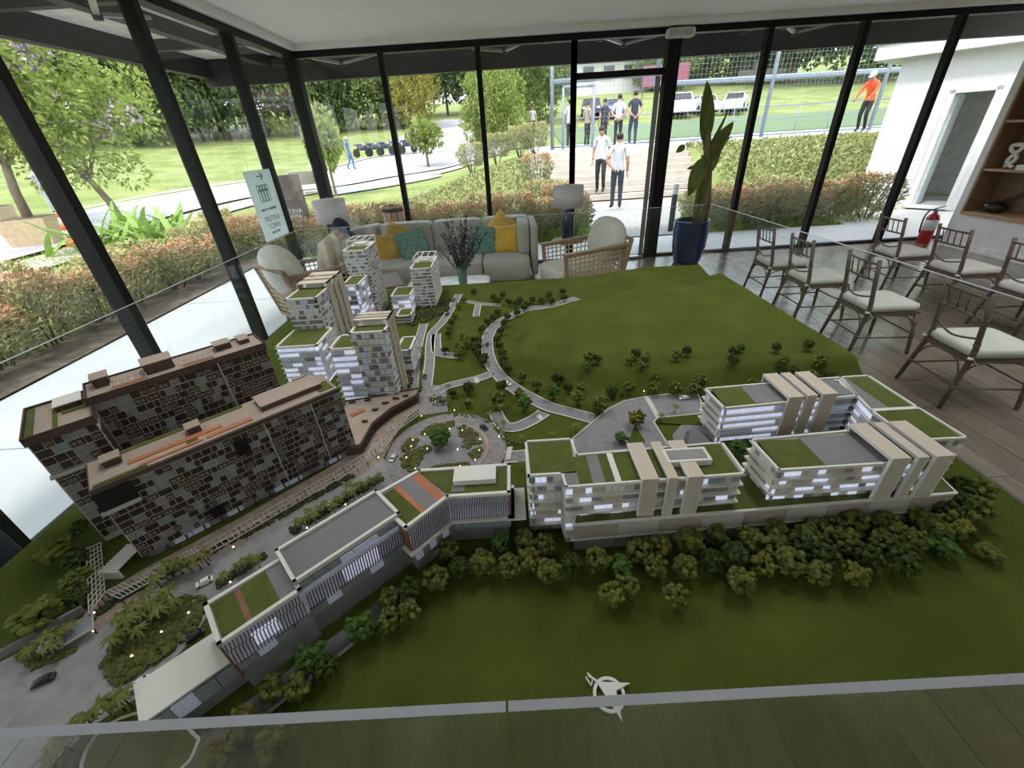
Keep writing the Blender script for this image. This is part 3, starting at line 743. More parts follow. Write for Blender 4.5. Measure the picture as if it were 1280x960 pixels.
for x in (-1.9,1.9): MB().tube([(x,0,0),(x,0,2.6)], .05, 6).build('post', fm, bb)
def make_car(name, label, paint, L=4.3, W=1.75, Hh=1.5, group=None):
    c = thing(name, label, 'car', (0,0,0), 0, group)
    prof = [(-.5,.16),(-.5,.42),(-.47,.55),(-.30,.60),(-.18,.96),(.05,1.0),(.27,.98),(.40,.66),(.49,.58),(.5,.4),(.5,.16)]
    b = MB(); n = len(prof); vs = []
    for sgn, ins in ((-1,0),(1,0)):
        for x, z in prof:
            k = .5 - (0.09 if z > .7 else 0.0); vs.append((x*L, sgn*k*W, z*Hh))
    b.add(vs, [tuple(range(n)), tuple(range(2*n-1,n-1,-1))] + [((i+1)%n, i, n+i, n+(i+1)%n) for i in range(n)])
    b.build('body', paint, c)
    gl_ = MB(); dk = M('car_glass', (0.02,0.024,0.028), .08)
    gl_.add([(-.285*L,-.40*W,.63*Hh),(-.19*L,-.38*W,.93*Hh),(-.19*L,.38*W,.93*Hh),(-.285*L,.40*W,.63*Hh)], [(0,1,2,3)])
    gl_.add([(.39*L,-.40*W,.69*Hh),(.285*L,-.38*W,.95*Hh),(.285*L,.38*W,.95*Hh),(.39*L,.40*W,.69*Hh)], [(3,2,1,0)])
    for s in (-1,1): gl_.add([(-.26*L,s*.455*W,.64*Hh),(-.165*L,s*.425*W,.92*Hh),(.25*L,s*.425*W,.94*Hh),(.36*L,s*.45*W,.66*Hh)], [(0,1,2,3) if s < 0 else (3,2,1,0)])
    for v in range(len(gl_.v)):
        x,y,z = gl_.v[v]; gl_.v[v] = (x*1.012, y*1.012, z+.01*Hh)
    gl_.build('windows', dk, c)
    for x in (-.32,.31):
        for s in (-1,1):
            wv = MB(); R_ = .21*Hh
            wv.add([(x*L+R_*cos(2*pi*i/12), s*W*.46+t, R_+R_*sin(2*pi*i/12)) for t in (-.06*W,.06*W) for i in range(12)], [tuple(range(12)), tuple(range(23,11,-1))]+[((i+1)%12, i, 12+i, 12+(i+1)%12) for i in range(12)])
            wv.build('wheel', M('tyre', (0.015,0.015,0.016), .8), c)
    lt = MB(); lt.box(-.505*L,-.48*L,-.45*W,-.3*W,.4*Hh,.5*Hh); lt.box(-.505*L,-.48*L,.3*W,.45*W,.4*Hh,.5*Hh); lt.build('lights', M('car_light', (0.7,0.7,0.68), .2), c)
    return c
silver = M('paint_silver', (0.5,0.5,0.51), .3, .3); pwhite = M('paint_white', (0.75,0.75,0.75), .3); pdark = M('paint_dark', (0.03,0.032,0.038), .25); pblue = M('paint_blue', (0.05,0.09,0.2), .3)
for (x, y, rz, p, sc, lab) in [(12.9,35.4,1.4,pwhite,.92,'white van-like car parked behind the court near the door post'), (14.8,35.6,1.5,silver,.75,'silver car parked between the white van and the plant leaf'), (17.0,35.4,1.0,silver,.8,'grey car parked right of the potted plant leaf'), (8.6,37,1.5,pblue,.75,'blue car parked left of the door post'), (7.0,37.5,1.4,pdark,.8,'dark car parked behind the standing group')]:
    c = make_car('car', lab, p, group='cars parked beyond the court'); c.location = (x,y,zext(x,y)+.02); c.rotation_euler = (0,0,rz); c.scale = (sc,)*3
# street lamp with two lanterns
sl = thing('street_lamp', 'dark street lamp post with two square lanterns on a cross arm', 'street lamp', (.75,31.6,zext(.75,31.6)))
dkm = M('lamp_post_dark', (0.05,0.055,0.05), .5)
MB().tube([(0,0,0),(0,0,5.0)], [.1,.06], 8).build('post', dkm, sl); MB().tube([(-1.1,0,4.9),(1.1,0,4.9)], .04, 6).build('arm', dkm, sl)
MB().lathe([(.3,0),(.3,.8),(.22,.9)], 8).build('plinth', M('lamp_plinth', (0.3,0.22,0.17), .9), sl)
for x in (-1.05,1.05):
    MB().box(x-.2,x+.2,-.2,.2,4.95,5.6).build('lantern', M('lantern_white', (0.8,0.82,0.85), .3), sl)
# bollard light, standee sign, cone, cart
bo = thing('bollard_light', 'short dark bollard lamp with white top beside the gravel path', 'bollard', (3.46,9.06,-.03))
MB().lathe([(.055,0),(.055,.72),(.05,.73)], 12).build('post', M('bollard_dark', (0.06,0.07,0.07), .5), bo); MB().lathe([(.05,.73),(.055,.74),(.055,.9),(.05,.92)], 12).build('head', MATS['lantern_white'], bo)
sn = thing('standee_sign', 'dark standing sign board with the town name in white outside the corner', 'sign', (-4.45,9.3,-.03), RD(24))
MB().box(-.36,.36,-.04,.04,.0,1.5).build('board', M('standee_dark', (0.10,0.085,0.08), .5, var=.3, scale=4), sn)
MB().box(-.42,.42,-.2,.2,0,.05).build('foot', cbm, sn)
wink = M('white_ink', (0.75,0.75,0.72), .7)
for t, z in (('PRISTINA', .83), ('TOWN', .73)): text_mesh(t, .12, wink, 'lettering', sn, (0,-.045,z), (pi/2,0,0), .001)
MB().lathe([(.0,-.042),(.09,-.042),(.09,-.05),(.0,-.05)], 20).build('disc_emblem', wink, sn)
for o in sn.children:
    if o.name.startswith('disc_emblem'): o.rotation_euler = (pi/2,0,0); o.location = (0,-.0,1.3)
mkb = MB()
for k in range(9): mkb.box(-.2+.045*k, -.17+.045*k, -.046, -.042, .52, .55)
o = mkb.build('small_print', wink, sn); o['kind'] = 'stuff'
co = thing('traffic_cone', 'orange and white traffic barrel beside the planter box', 'traffic cone', (-11.3,11.5,.0))
org = M('cone_orange', (0.85,0.10,0.03), .5)
MB().box(-.22,.22,-.22,.22,0,.05).build('base', org, co)
for k, (z0, z1, r0, r1) in enumerate([(.05,.3,.2,.15),(.3,.45,.15,.125),(.45,.62,.125,.09),(.62,.75,.09,.07),(.75,.9,.07,.04)]):
    MB().lathe([(r0,z0),(r1,z1)], 16).build('band', org if k % 2 == 0 else wink, co)
ct = thing('handcart', 'grey metal pushcart standing by the road behind the corner post', 'cart', (-8.6,20.6,.25), .3)
MB().add([(-.5,-.35,.35),(.5,-.35,.35),(.5,.35,.35),(-.5,.35,.35),(-.7,-.45,.85),(.75,-.45,.85),(.75,.45,.85),(-.7,.45,.85)], [(0,1,5,4),(1,2,6,5),(2,3,7,6),(3,0,4,7),(0,3,2,1)]).build('tray', M('cart_grey', (0.22,0.21,0.2), .6), ct)
for s in (-1,1): MB().tube([(-.7,s*.4,.8),(-1.1,s*.35,.75)], .02, 6).build('handle', fm, ct); MB().tube([(-.4,s*.3,.35),(-.45,s*.3,0)], .02, 6).build('leg', fm, ct)
MB().lathe([(.2,-.04),(.2,.04)], 14).build('wheel', M('tyre', (.015,.015,.015)), ct).location = (.45,0,.2)
for o in ct.children:
    if o.name.startswith('wheel'): o.rotation_euler = (pi/2,0,0)
# motorbikes by the far kerb
mb0 = None
for i in range(6):
    x = -10.0+.75*i; y = 34.6+.35*i; loc = (x,y,zext(x,y)+.05)
    if mb0 is None:
        mb0 = thing('motorbike', 'small dark motorbike parked in the row by the far kerb', 'motorbike', loc, 1.0, 'parked motorbikes')
        bm_ = MB(); bm_.sup((0,0,.6),(.45,.13,.18),.6,.6,12,8); bm_.sup((-.35,0,.8),(.32,.13,.08),.6,.6,12,8); bm_.build('body', M('bike_paint', (0.06,0.07,0.12), .3), mb0)
        for x_ in (-.6,.62):
            wv = MB(); wv.add([(x_+.28*cos(2*pi*k/14), t, .28+.28*sin(2*pi*k/14)) for t in (-.05,.05) for k in range(14)], [tuple(range(14)), tuple(range(27,13,-1))]+[((k+1)%14,k,14+k,14+(k+1)%14) for k in range(14)]); wv.build('wheel', MATS['tyre'], mb0)
        MB().tube([(.62,0,.3),(.45,0,.95),(.42,-.3,1.02)], .025, 6).tube([(.45,0,.95),(.42,.3,1.02)], .025, 6).build('handlebar', grey_metal, mb0)
    else: dup(mb0, loc, 1.0+.1*sin(i*3))

# ================================================================== PEOPLE
skinm = M('skin', (0.36,0.20,0.13), 0.55, var=.06); hairm = M('hair_black', (0.012,0.010,0.009), .6); eyem = M('eye_dark', (0.02,0.015,0.012), .3)
lipm = M('lips', (0.28,0.11,0.09), .5)
def seg_t(p, a, b):
    ab = b-a; t = max(0, min(1, (p-a).dot(ab)/max(ab.length_squared,1e-9))); return (p-(a+ab*t)).length, t
def person(label, loc, rz, s, J, cols, cap=None, group=None, hair=True, sleeves=.62, bulk=1.0):
    """J: overrides of joints (1.75 m figure, facing -y); cols: shirt, pants, shoes materials"""
    P = dict(pelvis=(0,0,.95), waist=(0,0,1.1), chest=(0,0,1.30), nb=(0,.01,1.46), neck=(0,0,1.535), head=(0,-.02,1.63), top=(0,-.01,1.70),
             sl=(.175,0,1.41), el=(.23,.03,1.14), wl=(.24,-.04,.90), sr=(-.175,0,1.41), er=(-.23,.03,1.14), wr=(-.24,-.04,.90),
             hl=(.085,0,.90), kl=(.095,-.01,.50), al=(.10,.03,.09), tl=(.11,-.14,.045), hr=(-.085,0,.90), kr=(-.095,-.01,.50), ar=(-.10,.03,.09), tr=(-.11,-.14,.045))
    P.update({k: v for k, v in J.items() if k != 'face'}); names = list(P); V = {k: Vector(v)*s for k, v in P.items()}
    rad = dict(pelvis=(.15,.115), waist=(.135,.10), chest=(.15,.115), nb=(.085,.075), neck=(.055,.058), head=(.078,.092), top=(.066,.08), sl=(.068,.07), sr=(.068,.07), el=(.047,.047), er=(.047,.047), wl=(.032,.034), wr=(.032,.034),
               hl=(.092,.10), hr=(.092,.10), kl=(.064,.066), kr=(.064,.066), al=(.045,.05), ar=(.045,.05), tl=(.042,.035), tr=(.042,.035))
    E = [('pelvis','waist','s'),('waist','chest','s'),('chest','nb','s'),('nb','neck','k'),('neck','head','k'),('head','top','k'),('nb','sl','s'),('sl','el','sv'),('el','wl','k'),('nb','sr','s'),('sr','er','sv'),('er','wr','k'),
         ('pelvis','hl','p'),('hl','kl','p'),('kl','al','p'),('al','tl','f'),('pelvis','hr','p'),('hr','kr','p'),('kr','ar','p'),('ar','tr','f')]
    me = bpy.data.meshes.new('skeleton'); me.from_pydata([V[n] for n in names], [(names.index(a), names.index(b)) for a,b,_ in E], [])
    so = bpy.data.objects.new('skeleton', me); COL.objects.link(so)
    so.modifiers.new('skin', 'SKIN'); so.modifiers.new('sub', 'SUBSURF').levels = 2
    for i, n in enumerate(names):
        if bulk != 1.0 and n in ('pelvis','waist','chest','nb','sl','sr','el','er'): rad[n] = (rad[n][0]*bulk, rad[n][1]*bulk)
        d = me.skin_vertices[0].data[i]; d.radius = (rad[n][0]*s, rad[n][1]*s); d.use_root = (n == 'pelvis')
    dg = bpy.context.evaluated_depsgraph_get(); dg.update()
    body = bpy.data.meshes.new_from_object(so.evaluated_get(dg)); bpy.data.objects.remove(so)
    mb = MB(); vs = [v.co.copy() for v in body.vertices]
    mats = [cols[0], cols[1], cols[2], skinm, eyem, lipm]
    idx = {'s':0,'p':1,'f':2,'k':3}
    base = len(mb.v); mb.v += [tuple(v) for v in vs]
    for f in body.polygons:
        c = f.center; best = None
        for a,b,k in E:
            dd, t = seg_t(c, V[a], V[b]); dd -= (rad[a][0]*(1-t)+rad[b][0]*t)*s
            if best is None or dd < best[0]: best = (dd, k, t)
        k = best[1]
        if k in 'sp' and V['hl'].z > .8*s and c.z < V['waist'].z: k = 's' if c.z > V['pelvis'].z-.03*s else 'p'
        mi = idx[k] if k in idx else (0 if best[2] < sleeves else 3)
        if sleeves > 1 and k == 'k' and c.z < V['nb'].z: mi = 0
        mb.f.append(tuple(base+i for i in f.vertices)); mb.m.append(mi); mb.sm.append(True)
    # hands
    for w, e, sx in (('wl','el',1), ('wr','er',-1)):
        d = (V[w]-V[e]).normalized(); side = d.cross(Vector((1,0,0)) if abs(d.x) < .8 else Vector((0,1,0))).normalized(); nn = d.cross(side)
        R = Matrix((side, nn, d)).transposed(); c = V[w]+d*.05*s
        mb.sup(c, (.04*s,.018*s,.055*s), .6, .6, 12, 6, 3, rot=R)
        for q, (o_, L) in enumerate(((-.03,.06),(-.01,.075),(.01,.072),(.03,.058))):
            a = c+side*o_*s+d*.04*s; mb.tube([a, a+d*L*.5*s+nn*.004*s, a+d*L*s+nn*.02*s], [.010*s,.009*s,.007*s], 6, 3)
        a = c-side*.035*s-d*.01*s; mb.tube([a, a-side*.025*s+d*.03*s+nn*.01*s, a-side*.025*s+d*.06*s+nn*.02*s], [.012*s,.010*s,.008*s], 6, 3)
    # face (facing -y in head frame)
    up = (V['top']-V['neck']).normalized(); fd = Vector(J.get('face', (0,-1,0))); fd = (fd-up*fd.dot(up)).normalized(); sd = fd.cross(up)
    R = Matrix((sd, fd, up)).transposed(); hc = V['head']
    mb.sup(hc+fd*.035*s-up*.03*s, (.058*s,.06*s,.085*s), .8, .8, 14, 8, 3, rot=R)
    mb.sup(hc+fd*.098*s-up*.015*s, (.013*s,.02*s,.024*s), .8, .8, 8, 6, 3, rot=R)
    for q in (-1,1):
        mb.sup(hc+fd*.088*s+sd*q*.03*s+up*.015*s, (.011*s,.008*s,.006*s), 1, 1, 8, 6, 4, rot=R)
        mb.sup(hc+sd*q*.082*s-fd*.005*s-up*.005*s, (.012*s,.022*s,.034*s), .9, .9, 8, 6, 3, rot=R)
    mb.sup(hc+fd*.088*s-up*.06*s, (.024*s,.008*s,.007*s), 1, 1, 8, 6, 5, rot=R)
    o = thing('person', label, 'person', loc, rz, group)
    mb.build('body', mats, o)
    if hair:
        hb = MB(); hb.sup(hc-fd*.02*s+up*.045*s, (.086*s,.098*s,.085*s), .9, .9, 18, 10, 0, rot=R); hb.build('hair', hairm, o)
    if cap:
        cb_ = MB(); cb_.sup(hc-fd*.01*s+up*.062*s, (.096*s,.108*s,.08*s), .85, .9, 20, 10, 0, rot=R)
        cb_.sup(hc+fd*.13*s+up*.045*s, (.075*s,.075*s,.010*s), .6, .8, 16, 6, 0, rot=R)
        cb_.build('cap', cap, o)
    return o
white_sh = M('shirt_white', (0.40,0.44,0.50), .8, col2=(0.52,0.55,0.58), scale=40); beige_sh = M('jacket_beige', (0.62,0.54,0.40), .85, var=.1, scale=12); navy_sh = M('shirt_navy', (0.02,0.028,0.05), .8)
black_pt = M('trousers_black', (0.016,0.016,0.018), .8); jeans = M('jeans_dark', (0.022,0.032,0.055), .85, var=.3, scale=30, bump=.2, bscale=120); shoe = M('shoe_black', (0.012,0.012,0.012), .4)
orange_sh = M('shirt_orange', (0.75,0.10,0.03), .8); blue_sh = M('shirt_blue', (0.06,0.14,0.42), .8); capn = M('cap_navy', (0.012,0.016,0.035), .8); capl = M('cap_grey', (0.45,0.47,0.5), .8); khaki = M('khaki', (0.3,0.27,0.2), .8)
person('man in pale shirt and dark jeans standing on the gravel path, back turned', (3.05,12.2,.02), RD(170), 1.03, dict(el=(.30,.06,1.16), wl=(.17,.12,1.0), er=(-.23,.02,1.13), wr=(-.24,-.03,.88), tl=(.14,-.16,.045)), (white_sh, jeans, shoe))
person('man in white short sleeved shirt and black trousers walking down the stairs', (3.0,14.1,.22), RD(-20), 1.03, dict(head=(-.01,-.05,1.62), top=(-.01,-.06,1.69), kl=(.10,-.12,.52), al=(.10,.0,.12), tl=(.10,-.16,.06), ar=(-.10,.12,.09), tr=(-.11,-.05,.045), wl=(.27,-.1,.9)), (white_sh, black_pt, shoe))
person('person in dark polo and jeans on the terrace, hands behind the back', (5.05,18.3,1.34), RD(175), 1.0, dict(el=(.27,.1,1.15), wl=(.06,.16,.98), er=(-.27,.1,1.15), wr=(-.06,.16,.96), tl=(.13,-.16,.045), kl=(.12,-.06,.5)), (navy_sh, jeans, M('shoe_white', (.6,.6,.6))))
person('person in white shirt and black trousers beside the dark polo on the terrace', (4.55,18.6,1.34), RD(160), .97, dict(el=(.27,.1,1.15), wl=(.06,.16,.98), er=(-.27,.1,1.15), wr=(-.06,.16,.96)), (white_sh, black_pt, shoe))
person('person in pale shirt standing inside the fence gate, left of the group', (3.05,21.0,1.34), RD(150), 1.02, {}, (white_sh, black_pt, shoe))
person('person in khaki shirt inside the fence with arms in front', (3.85,21.3,1.34), RD(120), .97, dict(wl=(.12,-.25,1.0), wr=(-.12,-.25,1.0)), (khaki, black_pt, shoe))
person('person in dark blue shirt behind the fence post', (4.6,21.4,1.34), RD(200), 1.0, {}, (navy_sh, black_pt, shoe))
person('worker in orange shirt and grey cap leaning on the fence by the annex', (12.75,16.9,1.36), RD(-60), 1.02, dict(chest=(0,-.12,1.28), nb=(0,-.17,1.43), neck=(0,-.21,1.5), head=(0,-.26,1.58), top=(0,-.28,1.65), sl=(.175,-.14,1.38), sr=(-.175,-.14,1.38), el=(.23,-.3,1.15), wl=(.2,-.5,1.0), er=(-.23,-.3,1.15), wr=(-.2,-.5,1.0), kl=(.1,-.15,.55), kr=(-.1,-.1,.52)), (orange_sh, black_pt, shoe), cap=capl, sleeves=2)
person('worker in blue vest walking along the road behind the corner post', (-9.4,29.4,.72), RD(90), 1.0, dict(kl=(.1,-.15,.5), al=(.1,-.1,.09), tl=(.1,-.26,.045), ar=(-.1,.22,.12), tr=(-.1,.1,.05)), (blue_sh, blue_sh, shoe), cap=capl)
person('person in pale clothes walking on the grass left of the first post', (-17.4,17.7,.3), RD(60), .95, dict(kl=(.1,-.12,.5)), (white_sh, white_sh, shoe))
person('person in light shirt standing by the lamp post on the road', (2.2,32.2,1.9), RD(0), .95, {}, (M('shirt_grey',(.4,.4,.42)), black_pt, shoe))
# seated man in the armchair, bent over a phone
sm = person('seated man in beige jacket and dark cap bent forward in the left armchair', (-2.31,5.25,0.0), RD(88), .92,
       dict(pelvis=(0,0,.52), waist=(0,-.05,.66), chest=(0,-.16,.84), nb=(0,-.24,.98), neck=(0,-.29,1.05), head=(0,-.36,1.11), top=(0,-.40,1.18),
            sl=(.18,-.2,.94), el=(.25,-.2,.66), wl=(.08,-.46,.62), sr=(-.18,-.2,.94), er=(-.25,-.2,.66), wr=(-.08,-.46,.62),
            hl=(.1,-.06,.5), kl=(.14,-.5,.5), al=(.14,-.5,.09), tl=(.15,-.66,.045), hr=(-.1,-.06,.5), kr=(-.14,-.5,.5), ar=(-.14,-.5,.09), tr=(-.15,-.66,.045), face=(0,-.8,-.5)), (beige_sh, black_pt, shoe), cap=capn, sleeves=2, bulk=1.36)
ph = tag(MB().box(-.038,.038,-.006,.006,-.075,.075).build('phone', M('phone_black', (.01,.01,.012), .2), loc=(-1.84,5.26,.585)), 'dark phone held by the seated man', 'phone'); ph.rotation_euler = (RD(40),0,RD(90))
# visitor at the left edge of the frame, standing by the table
person('person in dark jeans standing at the left end of the model table', (-2.04,.97,0), RD(100), .93, dict(kl=(.08,-.08,.5), hl=(.085,-.01,.9), el=(.2,.12,1.18), wl=(.05,-.12,1.22), er=(-.2,.12,1.18), wr=(-.05,-.12,1.2)), (navy_sh, jeans, shoe))

# ================================================================== FURNITURE
fabric = M('sofa_fabric', (0.42,0.38,0.335), .95, col2=(0.50,0.46,0.41), scale=90, bump=.35, bscale=220, sheen=.3)
walnut = M('walnut', (0.13,0.075,0.045), .5, var=.2, scale=4, stretch=(2,2,12))
teak = M('teak', (0.30,0.20,0.12), .5, var=.18, scale=4, stretch=(2,2,12))
linen = M('linen_cushion', (0.62,0.58,0.52), .95, var=.06, scale=30, bump=.3, bscale=120)
so = thing('sofa', 'long beige fabric sofa with angled left end against the back glass', 'sofa', (-.9,6.2,0))
def lb(x0,x1,y0,y1,z0,z1): return ((x0+x1)/2+.9, (y0+y1)/2-6.2, (z0+z1)/2), ((x1-x0)/2,(y1-y0)/2,(z1-z0)/2)
MB().prism([(-1.15,-.75+.3),(-.9,-.42),(1.2,-.42),(1.2,.62),(-.9,.62),(-1.35,.2)], .02, .12).build('plinth', walnut, so)
for x0, x1 in ((-1.88,-1.1),(-1.1,-.35),(-.35,.32)):
    c, a = lb(x0+.004, x1-.004, 5.72, 6.62, .12, .42); MB().sup(c, a, .18, .18, 32, 12).build('seat_cushion', fabric, so)
for x0, x1 in ((-1.92,-1.12),(-1.12,-.36),(-.36,.36)):
    c, a = lb(x0+.004, x1-.004, 6.60, 6.86, .2, .84); MB().sup(c, a, .2, .2, 32, 12).build('back_panel', fabric, so)
sb = MB(); sb.sup((0,0,0), (.46,.12,.32), .2, .2, 32, 12); o = sb.build('corner_back', fabric, so); o.location = (-1.28,.30,.52); o.rotation_euler = (0,0,RD(52))
sb = MB(); sb.sup((0,0,0), (.36,.42,.15), .2, .2, 32, 12); o = sb.build('corner_seat', fabric, so); o.location = (-1.12,-.12,.27); o.rotation_euler = (0,0,RD(25))
c, a = lb(.34, .44, 5.92, 6.86, .12, .82); MB().sup(c, a, .2, .2, 24, 12).build('arm_panel', fabric, so)
c, a = lb(.16, .335, 6.02, 6.62, .4, .84); MB().sup(c, a, .3, .3, 24, 12).build('arm_cushion', fabric, so)
# scatter cushions
def pillow(name, label, px, py, y, w, mat, tilt, rz, d=.09):
    r_ = ray(px, py); t = y/r_.y; loc = Vector((r_.x*t, y, H+r_.z*t))
    o = thing(name, label, 'cushion', loc, rz, 'scatter cushions on the sofa')
    mb = MB(); n = 14; vs = []; fs = []
    for sgn in (-1,1):
        for i in range(n+1):
            for j in range(n+1):
                u = i/n*2-1; v = j/n*2-1
                b = (max(0,1-u**4)*max(0,1-v**4))**.6; pin = 1-.10*(1-abs(u)**2)*(abs(v)**6)-.0; pin2 = 1-.10*(1-abs(v)**2)*(abs(u)**6)
                vs.append((u*w/2*pin2, sgn*b*d, v*w/2*pin))
    N2 = (n+1)**2
    for k in range(2):
        for i in range(n):
            for j in range(n):
                q = (k*N2+i*(n+1)+j, k*N2+(i+1)*(n+1)+j, k*N2+(i+1)*(n+1)+j+1, k*N2+i*(n+1)+j+1); fs.append(q if k == 0 else q[::-1])
    mb.add(vs, fs, 0, True); p = mb.build('cover', mat, o); p.rotation_euler = (RD(-18), tilt, 0)
    sm_ = MB(); e = [(-.46,-.46),(.46,-.46),(.46,.46),(-.46,.46),(-.46,-.46)]
    sm_.tube([(a*w,0,b*w) for a,b in e], .004, 5); q = sm_.build('piping', mat, o); q.rotation_euler = (RD(-18), tilt, 0)
mustard = M('velvet_mustard', (0.42,0.25,0.04), .8, col2=(0.60,0.38,0.07), scale=7, sheen=.5); yellow = M('velvet_yellow', (0.60,0.36,0.03), .8, var=.12, scale=6, sheen=.5)
teal = M('leaf_print_teal', (0.045,0.12,0.10), .85, col2=(0.20,0.36,0.30), scale=14, stretch=(1,1,3))
pillow('cushion', 'mustard cushion at the left end of the sofa', 487,312,6.33,.44,mustard,.10,RD(14))
pillow('cushion', 'small mustard cushion tucked behind the left teal cushion', 497,297,6.5,.40,mustard,.5,RD(8))
pillow('cushion', 'teal leaf print cushion left of the vase foliage', 517,307,6.25,.46,teal,-.22,RD(10))
pillow('cushion', 'teal leaf print cushion right of the vase foliage', 604,302,6.3,.44,teal,.1,RD(-4))
pillow('cushion', 'bright yellow cushion leaning on the right sofa arm', 634,299,6.28,.42,yellow,-.06,RD(-10))
pillow('cushion', 'bright yellow cushion standing on its corner behind the right pair', 627,284,6.5,.38,yellow,.75,RD(-4))

# armchairs with cane sides
def armchair(label, loc, rz):
    a = thing('armchair', label, 'armchair', loc, rz, 'cane sided armchairs')     # faces +x locally
    for s in (-1,1):
        f = MB(); y = s*.34
        P = [(-.36,y,.10),(.30,y,.10),(.34,y,.56),(-.44,y,.60)]
        for i in range(4): f.bar(P[i], P[(i+1)%4], .035, .045, up=(0,1,0))
        f.bar((-.46,y,.61),(.37,y,.575),.06,.022)
        f.build('arm_frame', teak, a)
        c = MB(); n = 13
        for i in range(1,n):
            t = i/n; b0 = Vector(P[0]).lerp(Vector(P[1]), t); b1 = Vector(P[3]).lerp(Vector(P[2]), t); c.bar(b0, b1, .012, .006, up=(0,1,0))
        for i in range(1,9):
            t = i/9; b0 = Vector(P[0]).lerp(Vector(P[3]), t); b1 = Vector(P[1]).lerp(Vector(P[2]), t); c.bar(b0, b1, .012, .006, up=(0,1,0))
        c.build('cane_panel', M('cane', (0.46,0.34,0.21), .7), a)
        for x in (-.33,.28): MB().tube([(x,y,.12),(x*1.08,y,.0)], [.022,.016], 8).build('leg', teak, a)
    bk = MB(); P = [(-.38,-.34,.12),(-.38,.34,.12),(-.50,.34,.66),(-.50,-.34,.66)]
    for i in range(4): bk.bar(P[i], P[(i+1)%4], .035, .04, up=(1,0,0))
    bk.build('back_frame', teak, a)
    c = MB()
    for i in range(1,14): c.bar(Vector(P[0]).lerp(Vector(P[1]), i/14), Vector(P[3]).lerp(Vector(P[2]), i/14), .012, .006, up=(1,0,0))
    for i in range(1,10): c.bar(Vector(P[0]).lerp(Vector(P[3]), i/10), Vector(P[1]).lerp(Vector(P[2]), i/10), .012, .006, up=(1,0,0))
    c.build('cane_panel', MATS['cane'], a)
    MB().sup((.04,0,.28), (.40,.31,.11), .3, .3, 28, 10).build('seat_cushion', linen, a)
    o = MB().sup((0,0,0), (.15,.32,.27), .85, .7, 28, 14).build('back_cushion', linen, a); o.location = (-.36,0,.60); o.rotation_euler = (0,RD(-12),0)
    return a
armchair('cane sided armchair in front of the lamp, facing the coffee table', (.93,5.42,0), RD(197)).scale = (1.05,1.05,1.08)
armchair('tall backed armchair holding the seated man at the left glass', (-2.32,5.06,0), RD(50)).scale = (1.05,1.05,1.14)

# coffee table, dish, vase with dark foliage
ctb = thing('coffee_table', 'low white topped coffee table with dark wooden base', 'table', (-.75,4.92,0))
MB().sup((0,0,.345), (.52,.42,.018), .2, .25, 32, 6).build('tabletop', M('white_lacquer', (0.78,0.77,0.75), .25), ctb)
MB().prism([(-.4,-.3),(.4,-.3),(.34,.3),(-.34,.3)], .03, .325).build('base', walnut, ctb)
nt_ = thing('nest_table', 'dark brown wooden block table beside the coffee table', 'table', (-1.42,4.95,0), RD(20))
MB().prism([(-.12,-.3),(.12,-.3),(.12,.3),(-.12,.3)], .44, .47).build('tabletop', walnut, nt_); MB().box(-.1,.1,-.27,-.24,0,.44).box(-.1,.1,.24,.27,0,.44).build('side_panels', walnut, nt_)
ds = MB().lathe([(.0,0),(.07,0),(.11,.03),(.105,.034),(.065,.008),(.0,.008)], 24)
tag(ds.build('dish', M('white_ceramic', (.8,.78,.74)), loc=(-.42,4.70,.364)), 'small white dish on the coffee table', 'dish')
tag(MB().sup((0,0,.012),(.12,.09,.012),.3,.3,20,6).build('tray', M('white_lacquer', (.78,.77,.75)), loc=(-1.0,5.0,.364)), 'flat white tray on the left of the coffee table', 'tray')
va = thing('glass_vase', 'green glass vase with dark eucalyptus-like branches on the coffee table', 'vase', (-.55,4.92,.364))
MB().lathe([(.05,0),(.055,.1),(.062,.24),(.066,.27),(.060,.27),(.05,.12),(.044,.012),(0,.012)], 24).build('body', M('green_glass', (0.05,0.13,0.10), .12, var=.05, spec=.7), va)
br = MB(); lfm = MB(); rnd = random.Random(31)
for i in range(34):
    a = rnd.random()*6.28; e = rnd.uniform(.05,.6); L = rnd.uniform(.4,.72); p0 = Vector((0,0,.1)); d = Vector((cos(a)*sin(e), sin(a)*sin(e), cos(e)))
    br.tube([p0, p0+d*L*.5, p0+d*L], [.005,.004,.002], 5)
    for k in range(26):
        t = .25+.75*k/26; q = p0+d*L*t; b = rnd.random()*6.28; lfm.leaf(q, (cos(b), sin(b), rnd.uniform(-.2,.8)), (0,0,1), rnd.uniform(.04,.065), rnd.uniform(.024,.036))
br.build('branches', M('twig', (.03,.022,.018)), va); lfm.build('leaves', M('dusk_leaf', (0.018,0.024,0.032), .7, col2=(0.05,0.062,0.075), island=.8), va)

# table lamps
def lamp(label, loc, zs0, zs1, r, base_mat):
    l = thing('table_lamp', label, 'lamp', loc)
    zt = loc[2]
    MB().lathe([(r*.97,zs1-zt),(r,zs0-zt),(r-.006,zs0-zt+.003),(r*.97-.006,zs1-zt-.003)], 36).build('lamp_shade', M('lamp_shade', (0.86,0.85,0.84), .9, trans=.7, var=.02), l)
    MB().lathe([(.0,0),(.085,0),(.095,.02),(.085,zs0-zt-.14),(.06,zs0-zt-.06),(.018,zs0-zt-.04),(.014,zs0-zt+.04),(0,zs0-zt+.04)], 24).build('base', base_mat, l)
    MB().tube([(0,0,zs0-zt),(0,0,zs1-zt+.03)], .006, 6).build('stem', steel, l)
blue_glaze = M('blue_glaze', (0.02,0.045,0.10), .2, var=.3, scale=5)
lamp('table lamp with white drum shade and dark blue base right of the sofa', (.95,6.62,.46), .93, 1.215, .225, blue_glaze)
